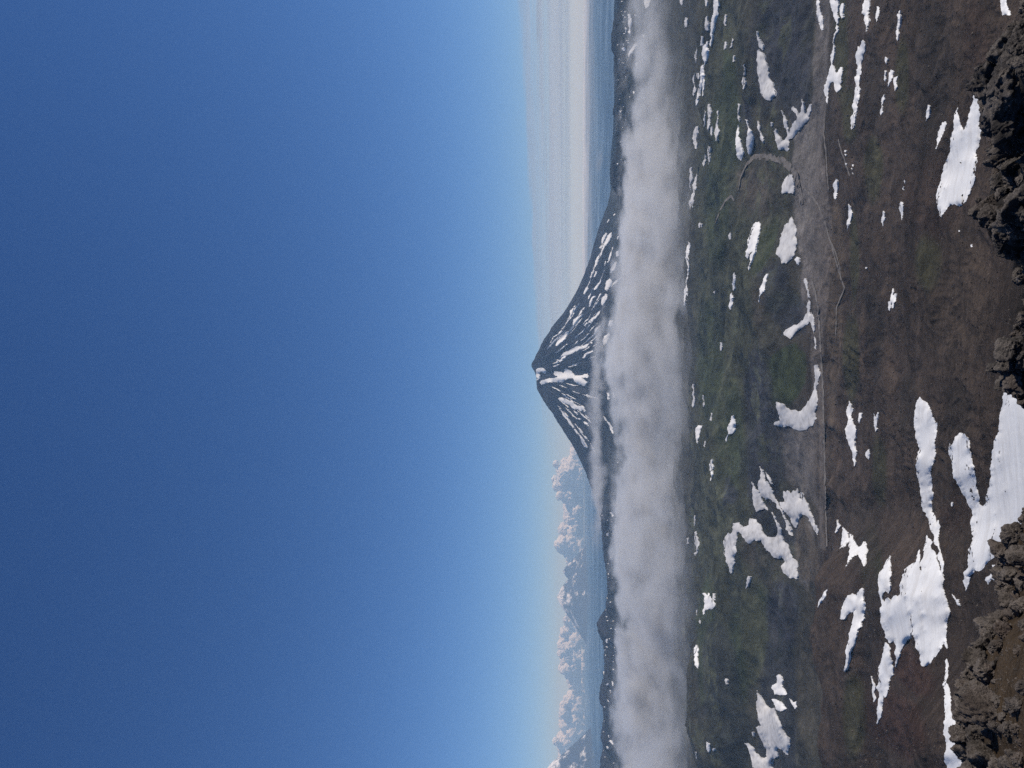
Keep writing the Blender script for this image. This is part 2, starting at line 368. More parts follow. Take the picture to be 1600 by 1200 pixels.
# scattered blocks and scree on the near flank: far too many and too small to count
rng = np.random.RandomState(77); _N = 26000
_px = rng.uniform(1295, 1600, _N); _py = rng.uniform(-30, 1230, _N)
_W, _ok = ground_hit(np.stack([_px, _py], 1)); _d = np.linalg.norm(_W, axis=1)
_cl = fbm(np.arctan2(_W[:, 0], _W[:, 1]) * 12, np.log(_d + 1e-3) * 12, 4, 78, 0.6)
_keep = _ok & (rng.rand(_N) < sstep(-0.25, 0.45, _cl)) ; _W, _d = _W[_keep], _d[_keep]
V0, F0 = ico(1); V0 = V0 / np.linalg.norm(V0, axis=1)[:, None]
_t12 = ico(1)[1]
bm = bmesh.new(); bmesh.ops.create_icosphere(bm, subdivisions=1, radius=1.0); V0 = np.array([v.co for v in bm.verts]); F0 = np.array([[v.index for v in f.verts] for f in bm.faces]); bm.free()
_s = _d / F_PX * (0.4 + 2.2 * rng.beta(1, 6, len(_d)))
V = V0[None] * rng.uniform(0.55, 1.3, (len(_d), len(V0), 1)) * (_s[:, None] * rng.uniform(0.7, 1.3, (len(_d), 3)))[:, None] + _W[:, None]
F = F0[None] + (np.arange(len(_d)) * len(V0))[:, None, None]
m_scree, t, out = new_mat('scree_blocks')
geo = t.n('ShaderNodeNewGeometry')
n1 = t.n('ShaderNodeTexNoise', {'Vector': geo.outputs['Position'], 'Scale': 0.2, 'Detail': 3.0})
base = t.mix(t.ramp(n1.outputs[0], 0.42, 0.62), (0.018, 0.016, 0.016), (0.120, 0.102, 0.088))
bs = t.n('ShaderNodeBsdfPrincipled', {'Base Color': base, 'Roughness': 0.95, 'Specular IOR Level': 0.1})
t.t.links.new(bs.outputs[0], out.inputs[0])
link('scree', mesh_np('scree', V.reshape(-1, 3), F.reshape(-1, 3), False), m_scree, kind='stuff')
# ------------------------------------------------------------------ the snow-streaked volcano across the valley
m_vol, t, out = new_mat('volcano_rock_haze_blue')
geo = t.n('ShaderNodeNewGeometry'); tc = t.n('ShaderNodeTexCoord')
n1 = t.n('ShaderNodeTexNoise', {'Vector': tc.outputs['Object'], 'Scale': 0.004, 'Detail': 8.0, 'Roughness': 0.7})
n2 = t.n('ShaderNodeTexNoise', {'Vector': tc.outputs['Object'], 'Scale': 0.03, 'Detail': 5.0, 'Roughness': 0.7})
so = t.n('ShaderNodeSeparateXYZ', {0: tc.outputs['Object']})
base = t.mix(t.ramp(n1.outputs[0], 0.38, 0.62), (0.012, 0.017, 0.032), (0.036, 0.037, 0.048))  # blue tint of distant haze put into the rock colour
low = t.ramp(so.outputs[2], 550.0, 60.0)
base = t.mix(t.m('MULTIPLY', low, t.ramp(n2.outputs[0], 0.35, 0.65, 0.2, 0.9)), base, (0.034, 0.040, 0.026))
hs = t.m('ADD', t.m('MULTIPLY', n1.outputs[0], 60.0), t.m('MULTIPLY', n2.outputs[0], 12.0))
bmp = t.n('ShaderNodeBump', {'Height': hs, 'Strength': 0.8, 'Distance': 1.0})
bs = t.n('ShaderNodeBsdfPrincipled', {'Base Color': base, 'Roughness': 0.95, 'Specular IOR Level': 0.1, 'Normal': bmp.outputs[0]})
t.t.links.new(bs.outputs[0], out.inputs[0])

VY = 14000.0
VC = at_y(900, 585, VY); VC.z = -850.0
_kx = VY / F_PX
def zpx(x, Y=VY): return Y * math.tan(PITCH + math.atan((800 - x) / F_PX))
_rt = [(0, 838), (8, 834), (15, 831), (30, 842), (53, 857), (78, 874), (96, 889), (125, 906), (153, 919), (180, 929), (213, 938), (236, 946), (258, 954), (335, 966), (435, 976), (560, 985)]
_lf = [(0, 838), (6, 839), (12, 840), (22, 841.5), (42, 857), (62, 872), (87, 887), (107, 900), (135, 915), (150, 922), (175, 931), (207, 941), (265, 953), (365, 968), (480, 980)]
_cr = [(0, 840), (10, 838), (18, 842), (36, 862), (60, 886), (90, 912), (130, 938), (180, 956), (250, 968), (350, 980), (480, 988)]
def _vp(tab):
    a = np.array(tab, float); return a[:, 0] * _kx, np.array([zpx(x) for x in a[:, 1]])
_NP, _NQ = 900, 190
ph = np.linspace(0, 2 * math.pi, _NP, endpoint=False)
q = np.linspace(0, 1, _NQ) ** 1.25 * 6000.0
PH, RHO = np.meshgrid(ph, q)
wr = np.clip(np.cos(PH), 0, 1) ** 1.2; wlft = np.clip(-np.cos(PH), 0, 1) ** 1.2; wc = np.clip(1 - wr - wlft, 0, 1)
_s = wr + wlft + wc
VZ = (wr * np.interp(RHO, *_vp(_rt)) + wlft * np.interp(RHO, *_vp(_lf)) + wc * np.interp(RHO, *_vp(_cr))) / _s
cx, sx = np.cos(PH), np.sin(PH)
amp = sstep(60, 700, RHO) * (1 - 0.75 * sstep(2500, 4500, RHO))
g1 = fbm(cx * 3.3 + 5 + RHO / 5200, sx * 3.3 + RHO / 6000, 4, 61, 0.55, True)
g2 = fbm(cx * 9.0 + 2, sx * 9.0 + RHO / 2300, 4, 62, 0.6, True)
g3 = fbm(cx * 24.0, sx * 24.0 + RHO / 900, 4, 64, 0.6, True)
crag = fbm(cx * RHO / 160, sx * RHO / 160, 4, 63, 0.6, True)
VZ = VZ + amp * (62 * (g1 - 0.1) + 44 * g2 + 18 * g3) + 20 * crag * sstep(0, 160, RHO) * (1 - 0.6 * sstep(600, 1400, RHO))
VZ = np.minimum(VZ, zpx(830.5))
_lim = -845 - 60 * sstep(4500, 6000, RHO)
VZ = np.where(RHO > 4200, VZ * (1 - sstep(4200, 6000, RHO)) + _lim * sstep(4200, 6000, RHO), VZ)
VV = np.stack([VC.x + cx * RHO, VC.y + sx * RHO, VZ], -1).reshape(-1, 3)
VF = grid_faces(_NQ, _NP, True)
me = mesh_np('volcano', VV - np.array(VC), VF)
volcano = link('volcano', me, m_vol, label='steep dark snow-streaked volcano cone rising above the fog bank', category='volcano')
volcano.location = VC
bvh_vol = BVHTree.FromPolygons([tuple(v) for v in VV], VF.tolist())

# lower ridges behind the fog, left and right of the volcano
def ridge(name, sil, Y0, seed, label, depth=1700.0):
    """a mountain ridge whose skyline runs through the photo points SIL, about Y0 metres away"""
    s = np.array(sorted(sil, key=lambda p: -p[1]), float)            # left to right
    ys = np.arange(s[0, 1] + 60, s[-1, 1] - 60, -1.2)
    xs = np.interp(-ys, -s[:, 1], s[:, 0])
    nd = 70; dd = np.linspace(-1, 1, nd)
    A, D = np.meshgrid(ys, dd)
    Xc = (600 - A) / F_PX * Y0 * 1.0
    crest = np.tan(PITCH + np.arctan((800 - np.interp(-A, -s[:, 1], s[:, 0])) / F_PX)) * Y0
    crest = crest + 40 * fbm(A / 9, A * 0, 5, seed, 0.62)
    Yy = Y0 + D * depth + 250 * fbm(Xc / 900, D * 1.0, 3, seed + 1)
    fall = np.abs(D) ** 0.85
    rid = fbm(Xc / 420 + D * 0.9, D * 1.3, 5, seed + 2, 0.55, True)
    Z = crest + (-880 - crest) * fall + rid * 165 * np.minimum(1, np.abs(D) * 5) * (1 - fall * 0.8)
    edge = np.minimum(sstep(0, 60, s[0, 1] + 60 - A), sstep(0, 60, A - s[-1, 1] + 60))
    Z = -880 + (Z + 880) * edge
    V = np.stack([Xc, Yy, Z], -1).reshape(-1, 3); Fq = grid_faces(nd, len(ys))
    c = V.mean(0); c[2] = -850
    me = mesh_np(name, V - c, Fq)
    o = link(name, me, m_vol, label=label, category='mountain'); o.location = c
    return o, BVHTree.FromPolygons([tuple(v) for v in V], Fq.tolist())
ridge_l, bvh_l = ridge('mountain_ridge', [(940, 1300), (937, 1230), (936, 1200), (938, 1185), (943, 1170), (938, 1150), (941, 1125), (943, 1110), (935, 1090), (938, 1075), (944, 1062), (942, 1050),
    (944, 1020), (941, 1000), (935, 988), (931, 972), (937, 962), (945, 950), (950, 925), (948, 900), (942, 860), (939, 830), (938, 800), (948, 770), (956, 740)], 11500, 71,
    'jagged blue-grey mountain ridge poking out of the fog near the photo bottom')
ridge_r, bvh_r = ridge('mountain_ridge', [(984, 330), (970, 305), (958, 292), (954, 275), (956, 262), (960, 248), (965, 230), (962, 210), (965, 190), (961, 165), (966, 140), (965, 120), (961, 100), (957, 80),
    (955, 60), (960, 40), (969, 22), (966, 5), (962, -10), (972, -70), (980, -120)], 9800, 72,
    'low dark ridge with snow spots beside the foot of the volcano, half lost in mist', 1300.0)

# far snow-covered cones on the horizon at the left
m_far, t, out = new_mat('far_mountain')
tc = t.n('ShaderNodeTexCoord'); so = t.n('ShaderNodeSeparateXYZ', {0: tc.outputs['Object']})
n1 = t.n('ShaderNodeTexNoise', {'Vector': tc.outputs['Object'], 'Scale': 0.0009, 'Detail': 7.0, 'Roughness': 0.7})
sn = t.ramp(t.m('ADD', t.m('MULTIPLY', so.outputs[2], 0.00012), n1.outputs[0]), 0.66, 0.76)
base = t.mix(sn, (0.03, 0.03, 0.035), (0.75, 0.77, 0.8))
bs = t.n('ShaderNodeBsdfPrincipled', {'Base Color': base, 'Roughness': 0.9, 'Specular IOR Level': 0.1})
t.t.links.new(bs.outputs[0], out.inputs[0])
def far_cone(px, py, half_px, Y0, seed, label, pw=1.15):
    nph, nq = 160, 60
    top = at_y(px, py, Y0); k = Y0 / F_PX
    P, Q = np.meshgrid(np.linspace(0, 2 * math.pi, nph, endpoint=False), np.linspace(0, 1, nq))
    rad = half_px * k * Q; H = top.z + 900
    cx, sx = np.cos(P), np.sin(P)
    Z = H * (1 - Q) ** pw + 0.10 * H * fbm(cx * 2.5 + Q, sx * 2.5, 4, seed, 0.55, True) * np.minimum(1, Q * 6) * (1 - Q)
    V = np.stack([cx * rad, sx * rad, Z], -1).reshape(-1, 3)
    o = link('mountain', mesh_np('mountain', V, grid_faces(nq, nph, True)), m_far, label=label, category='mountain')
    o.location = (top.x, top.y, -900); return o
far_cone(870, 933, 75, 58000, 81, 'distant blue cone mountain between cumulus clouds on the horizon')
far_cone(879, 893, 45, 60000, 83, 'smaller distant blue peak right beside a cone on the cloudy horizon')
far_cone(851, 1206, 70, 40000, 82, 'distant pale blue mountain at the bottom corner of the cloudy horizon')
far_cone(920, 225, 40, 69000, 84, 'faint low far hill under the stratus sheet, beside a small dark cloud', 1.0)
far_cone(921, 150, 60, 69000, 85, 'faint low far hill under the stratus sheet near the photo top', 1.0)
# ------------------------------------------------------------------ snow
m_snow, t, out = new_mat('old_snow')
geo = t.n('ShaderNodeNewGeometry')
n1 = t.n('ShaderNodeTexNoise', {'Vector': geo.outputs['Position'], 'Scale': 0.03, 'Detail': 7.0, 'Roughness': 0.7})
n2 = t.n('ShaderNodeTexNoise', {'Vector': geo.outputs['Position'], 'Scale': 0.45, 'Detail': 5.0, 'Roughness': 0.7})
base = t.mix(t.m('MULTIPLY', t.ramp(n1.outputs[0], 0.42, 0.70), 0.75), (0.83, 0.82, 0.80), (0.66, 0.635, 0.60))
base = t.mix(t.m('MULTIPLY', t.ramp(n2.outputs[0], 0.48, 0.72), 0.40), base, (0.50, 0.48, 0.46))
bmp = t.n('ShaderNodeBump', {'Height': t.m('ADD', t.m('MULTIPLY', n1.outputs[0], 3.0), t.m('MULTIPLY', n2.outputs[0], 0.35)), 'Strength': 0.4, 'Distance': 1.0})
bs = t.n('ShaderNodeBsdfPrincipled', {'Base Color': base, 'Roughness': 0.75, 'Specular IOR Level': 0.25, 'Normal': bmp.outputs[0]})
t.t.links.new(bs.outputs[0], out.inputs[0])

m_snow_old = m_snow.copy(); m_snow_old.name = 'dirty_snow'
for _n in m_snow_old.node_tree.nodes:
    if _n.type == 'MIX' and not _n.inputs[6].is_linked: _n.inputs[6].default_value = (0.62, 0.61, 0.60, 1); _n.inputs[7].default_value = (0.34, 0.325, 0.31, 1)
def rough_outline(P, seed, cell):
    """add small melt bays to a traced outline"""
    rng = random.Random(seed); P = [tuple(p) for p in P]
    while True:
        Q = []; split = False
        for a, b in zip(P, P[1:] + P[:1]):
            Q.append(a); L = math.hypot(b[0] - a[0], b[1] - a[1])
            if L > cell:
                split = True; d = rng.gauss(0, 0.075 + 0.035 * (L < 4 * cell)) * L
                Q.append(((a[0] + b[0]) / 2 - (b[1] - a[1]) / L * d, (a[1] + b[1]) / 2 + (b[0] - a[0]) / L * d))
        P = Q
        if not split: return P
def in_poly(x, y, P):
    P = np.asarray(P); x = np.asarray(x)[:, None]; y = np.asarray(y)[:, None]
    x1, y1 = P[None, :, 0], P[None, :, 1]; x2, y2 = np.roll(x1, -1, 1), np.roll(y1, -1, 1)
    c = ((y1 > y) != (y2 > y)) & (x < (x2 - x1) * (y - y1) / np.where(y2 == y1, 1e-9, y2 - y1) + x1)
    return c.sum(1) % 2 == 1
def edge_dist(x, y, P):
    P = np.asarray(P); a = P[None]; b = np.roll(P, -1, 0)[None]; p = np.stack([x, y], -1)[:, None]
    ab = b - a; t_ = (((p - a) * ab).sum(-1) / np.maximum((ab * ab).sum(-1), 1e-9)).clip(0, 1)
    return np.sqrt(((p - a - ab * t_[..., None]) ** 2).sum(-1)).min(1)
_snow_n = [0]
def snow_mesh(name, poly, hit, lift, thick):
    """a snow field with a wedge-shaped rim: outline traced in photo pixels, laid on the surface that HIT returns"""
    _snow_n[0] += 1
    P = np.array(poly, float); ext = (P.max(0) - P.min(0)); area = abs(np.dot(P[:, 0], np.roll(P[:, 1], 1)) - np.dot(P[:, 1], np.roll(P[:, 0], 1))) / 2
    cell = float(np.clip(math.sqrt(area) / 11, 0.6, 2.6))
    B = rough_outline([tuple(p) for p in P], _snow_n[0], max(cell * 0.7, 0.6)); Bn = np.array(B)
    gx, gy = np.meshgrid(np.arange(P[:, 0].min(), P[:, 0].max(), cell), np.arange(P[:, 1].min(), P[:, 1].max(), cell))
    gx = gx.ravel() + 0.13; gy = gy.ravel() + 0.17
    keep = in_poly(gx, gy, Bn); gx, gy = gx[keep], gy[keep]
    if len(gx):
        k2 = edge_dist(gx, gy, Bn) > cell * 0.45; gx, gy = gx[k2], gy[k2]
    pts = [Vector(p) for p in B] + [Vector((a, b)) for a, b in zip(gx, gy)]
    nb = len(B)
    vs, es, fs, *_ = delaunay_2d_cdt(pts, [(i, (i + 1) % nb) for i in range(nb)], [], 1, 1e-4)
    V2 = np.array([tuple(v) for v in vs]); 
    W, ok = hit(V2); dist = np.linalg.norm(W, axis=1)
    ed = edge_dist(V2[:, 0], V2[:, 1], Bn)
    # old snow fills the hollows: smooth its inverse distance (a plane stays a plane), never below the ground
    nbr = np.array([(f[i], f[(i + 1) % len(f)]) for f in fs for i in range(len(f))]); nbr = nbr[ok[nbr].all(1)]
    if len(nbr) < 3: return None, None
    fixed = (ed < 0.05) | ~ok; iv = 1.0 / np.maximum(dist, 1.0); iv0 = iv.copy()
    cnt_ = np.bincount(nbr[:, 0], minlength=len(iv)) + np.bincount(nbr[:, 1], minlength=len(iv))
    for _ in range(25 if np.median(dist) < 8000 else 5):
        sm = np.bincount(nbr[:, 0], iv[nbr[:, 1]], len(iv)) + np.bincount(nbr[:, 1], iv[nbr[:, 0]], len(iv))
        iv = np.where(fixed | (cnt_ == 0), iv0, sm / np.maximum(cnt_, 1))
        iv = np.maximum(iv, iv0)
    tt = np.minimum(1.0 / iv, dist) * (1 - lift - thick * np.minimum(ed / 5.0, 1.0)) - 0.25
    W = W * (tt / np.maximum(dist, 1.0))[:, None]
    T = []
    for f in fs:
        for i in range(1, len(f) - 1): T.append((f[0], f[i], f[i + 1]))
    T = np.array(T)
    if not len(T): return None, None
    d = dist[T]; good = ok[T].all(1); T = T[good]; d = dist[T]; good = d.max(1) / np.maximum(d.min(1), 1.0) < np.where(d.min(1) < 500, 1.6, 1.05 + 0.02 * cell)
    T = T[good]
    if not len(T): return None, None
    used, inv = np.unique(T, return_inverse=True); T = inv.reshape(T.shape); W = W[used]; dd = dist[used]
    # facing up
    n = np.cross(W[T[:, 1]] - W[T[:, 0]], W[T[:, 2]] - W[T[:, 0]]); fl = n[:, 2] < 0; T[fl] = T[fl][:, ::-1]
    # rim going down into the ground
    e = np.concatenate([T[:, [0, 1]], T[:, [1, 2]], T[:, [2, 0]]]); es_ = np.sort(e, 1)
    _, idx, cnt = np.unique(es_, axis=0, return_index=True, return_counts=True); be = e[idx[cnt == 1]]
    n0 = len(W); lo = W.copy(); lo[:, 2] -= 0.003 * dd + 0.5
    T = np.concatenate([T, np.stack([be[:, 1] + n0, be[:, 0] + n0, be[:, 0] + 2 * n0], 1), np.stack([be[:, 1] + n0, be[:, 0] + 2 * n0, be[:, 1] + 2 * n0], 1)])
    W = np.concatenate([W, W, lo])
    used, inv = np.unique(T, return_inverse=True); T = inv.reshape(T.shape); W = W[used]
    c = W.mean(0); c[2] = W[:, 2].min()
    return mesh_np(name, W - c, T), c
def Z(ox, oy, pts, s=4.0): return [(ox + a / s, oy + b / s) for a, b in pts]
def bvh_hit(bvh):
    def f(P):
        D = px_dirs(P); W = np.zeros_like(D); ok = np.zeros(len(D), bool)
        for i, d in enumerate(D):
            h = bvh.ray_cast(Vector((0, 0, 0)), Vector(d))
            if h[0] is not None: W[i] = h[0]; ok[i] = True
        return W, ok
    return f
# --- snow streaks that belong to the volcano and the ridges
def streaks(owner, bvh, ox, oy, lst, s=4.0):
    h = bvh_hit(bvh)
    for pts in lst:
        me, c = snow_mesh('snow_streak', Z(ox, oy, pts, s), h, 0.0015, 0.0002)
        if me is None: continue
        o = link('snow_streak', me, m_snow, owner); o.location = Vector(c) - owner.location
streaks(volcano, bvh_vol, 780, 300, [
    [(585,480),(600,430),(640,340),(690,260),(705,250),(690,300),(650,360),(620,420),(595,475)],
    [(625,350),(640,300),(665,255),(672,262),(650,310),(634,352)],
    [(675,440),(690,390),(705,345),(712,350),(697,400),(682,440)],
    [(690,505),(700,470),(725,435),(733,440),(725,480),(705,505)],
    [(730,405),(735,370),(748,368),(745,400)],
    [(660,610),(665,570),(690,540),(705,560),(700,585),(675,620)],
    [(590,605),(615,575),(655,490),(635,550),(610,605),(595,612)],
    [(527,640),(535,615),(555,605),(535,640)],
    [(460,830),(465,795),(520,765),(480,820),(462,835)],
    [(352,960),(370,925),(425,870),(435,880),(395,935),(360,962)],
    [(385,1030),(410,1000),(480,965),(575,935),(580,948),(500,985),(440,1015),(400,1030)],
    [(350,1050),(375,1050),(405,1020),(415,1030),(380,1065)],
    [(635,700),(640,660),(665,635),(675,645),(660,690),(645,710)],
    [(735,740),(735,690),(755,685),(755,735)],
    [(680,835),(690,800),(715,805),(700,840)],
    [(645,940),(655,900),(685,880),(690,900),(670,945),(650,955)],
    [(560,720),(590,650),(598,650),(570,712)],
    [(590,890),(600,850),(640,820),(620,860),(600,895)],
    [(560,815),(600,775),(630,740),(625,762),(585,807)],
    [(565,535),(575,500),(583,500),(573,535)],
    [(590,530),(600,495),(610,497),(598,530)], [(440,790),(470,710),(476,714),(448,792)], [(425,795),(445,760),(450,764),(432,797)],
    [(530,835),(545,815),(552,822),(538,840)], [(520,1035),(550,1000),(585,985),(585,998),(555,1012),(528,1040)],
    [(655,460),(662,432),(667,434),(660,462)], [(735,290),(742,275),(747,278),(740,296)], [(672,190),(682,170),(686,175),(677,192)], [(712,145),(722,135),(725,142),(715,150)],
    [(700,590),(760,530),(800,485),(804,490),(765,537),(705,596)], [(750,660),(762,655),(770,672),(790,668),(788,676),(765,680)], [(800,710),(815,690),(840,665),(842,672),(820,697)]])
streaks(volcano, bvh_vol, 780, 560, [
    [(228,70),(265,60),(287,75),(284,97),(262,80),(246,90),(246,130),(236,137)],
    [(255,155),(260,140),(320,125),(370,115),(340,95),(345,80),(400,95),(408,65),(440,75),(470,110),(550,95),(555,120),(510,120),(548,150),(535,170),(490,160),(460,125),(430,125),(395,150),(330,150),(265,165)],
    [(370,250),(395,245),(440,265),(480,295),(515,315),(510,332),(475,320),(440,290),(395,275)],
    [(525,395),(555,410),(555,424),(535,412)],
    [(490,465),(520,500),(550,560),(540,558),(510,510)],
    [(380,320),(420,370),(450,400),(412,375)],
    [(670,215),(685,215),(690,255),(675,260)], [(705,215),(720,217),(722,245),(710,247)],
    [(735,650),(750,645),(760,690),(745,710)],
    [(470,440),(490,470),(486,474),(466,446)], [(500,300),(520,295),(540,330),(530,335),(512,312)], [(480,372),(505,378),(503,384),(480,379)],
    [(540,225),(550,232),(548,240)], [(650,360),(700,420),(712,470),(704,466),(690,425)], [(725,665),(735,720),(742,750),(735,745)], [(765,760),(775,762),(772,790)]])
streaks(ridge_l, bvh_l, 780, 560, [[(720,1040),(735,1080),(752,1130),(760,1165),(752,1165),(735,1110)], [(750,1100),(768,1125),(772,1155),(762,1140)], [(690,965),(705,958),(715,985),(708,990)], [(668,1095),(680,1090),(690,1102),(675,1110)]])
streaks(ridge_l, bvh_l, 780, 860, [[(588,740),(600,732),(597,748)], [(596,820),(603,826),(602,836)], [(608,770),(615,772),(612,790)], [(585,490),(596,488),(596,510),(590,508)], [(572,665),(578,668),(574,690)],
    [(610,1045),(620,1050),(630,1070),(622,1068)], [(590,1080),(597,1086),(596,1096)], [(600,1018),(606,1022),(604,1034)], [(620,720),(628,735),(624,750)], [(578,545),(584,548),(582,556)]], 3.53)
streaks(ridge_r, bvh_r, 780, 0, [[(800,90),(820,88),(830,140),(818,225),(806,205),(806,140)], [(805,352),(820,310),(850,265),(866,285),(835,330),(812,355)],
    [(905,0),(945,0),(935,40),(915,55)], [(890,218),(912,215),(905,236)], [(785,475),(793,473),(790,488)], [(765,300),(780,295),(785,318),(772,316)], [(845,90),(852,90),(850,108)], [(835,570),(845,572),(842,590)],
    [(770,275),(778,272),(776,288)], [(785,170),(795,180),(790,205)], [(850,400),(862,385),(868,392),(856,412)], [(745,690),(762,692),(758,706)], [(780,1010),(786,1000),(787,1024)], [(735,1020),(742,1024),(738,1034)]])

# many hair-thin streaks of snow left in the runnels of the cone
_rs = np.random.RandomState(19); _lst = []
_RS = np.array([(831, 570), (857, 532), (890, 489), (920, 432), (938, 372), (955, 327)], float); _LS = np.array([(841, 600), (872, 647), (900, 692), (922, 735), (938, 790)], float)
for i in range(64):
    f = _rs.uniform(0.04, 0.93); s0 = _rs.uniform(0.15, 0.75); ln = _rs.uniform(0.05, 0.16)
    def _pt(s_):
        a_ = np.array([np.interp(s_, np.linspace(0, 1, len(_RS)), _RS[:, k]) for k in (0, 1)]); b_ = np.array([np.interp(s_, np.linspace(0, 1, len(_LS)), _LS[:, k]) for k in (0, 1)])
        m_ = np.array([838 + 125 * s_, 585 - 10 * s_]); g_ = f * 2
        return a_ * (1 - g_) + m_ * g_ if g_ < 1 else m_ * (2 - g_) + b_ * (g_ - 1)
    p0, p1, p2 = _pt(s0), _pt(s0 + ln * 0.5) + _rs.normal(0, 0.4, 2), _pt(s0 + ln)
    dr = (p2 - p0) / (np.linalg.norm(p2 - p0) + 1e-6); nn = np.array([-dr[1], dr[0]]) * _rs.uniform(0.28, 0.75)
    if p2[0] > 962: continue
    _lst.append([tuple(p0), tuple(p1 + nn), tuple(p2), tuple(p1 - nn)])
streaks(volcano, bvh_vol, 0, 0, _lst, 1.0)

for _own, _bv_, _y0, _y1, _x0, _x1 in ((ridge_l, bvh_l, 800, 1200, 938, 962), (ridge_r, bvh_r, 0, 300, 962, 990)):
    _fl = []
    for i in range(46):
        x = _rs.uniform(_x0, _x1); y = _rs.uniform(_y0, _y1); l_ = _rs.uniform(0.8, 3.2); w_ = _rs.uniform(0.35, 0.8); an = _rs.normal(0.0, 0.7)
        dx, dy = math.cos(an), math.sin(an); _fl.append([(x, y), (x + dx * l_ * .5 - dy * w_, y + dy * l_ * .5 + dx * w_), (x + dx * l_, y + dy * l_), (x + dx * l_ * .5 + dy * w_, y + dy * l_ * .5 - dx * w_)])
    streaks(_own, _bv_, 0, 0, _fl, 1.0)
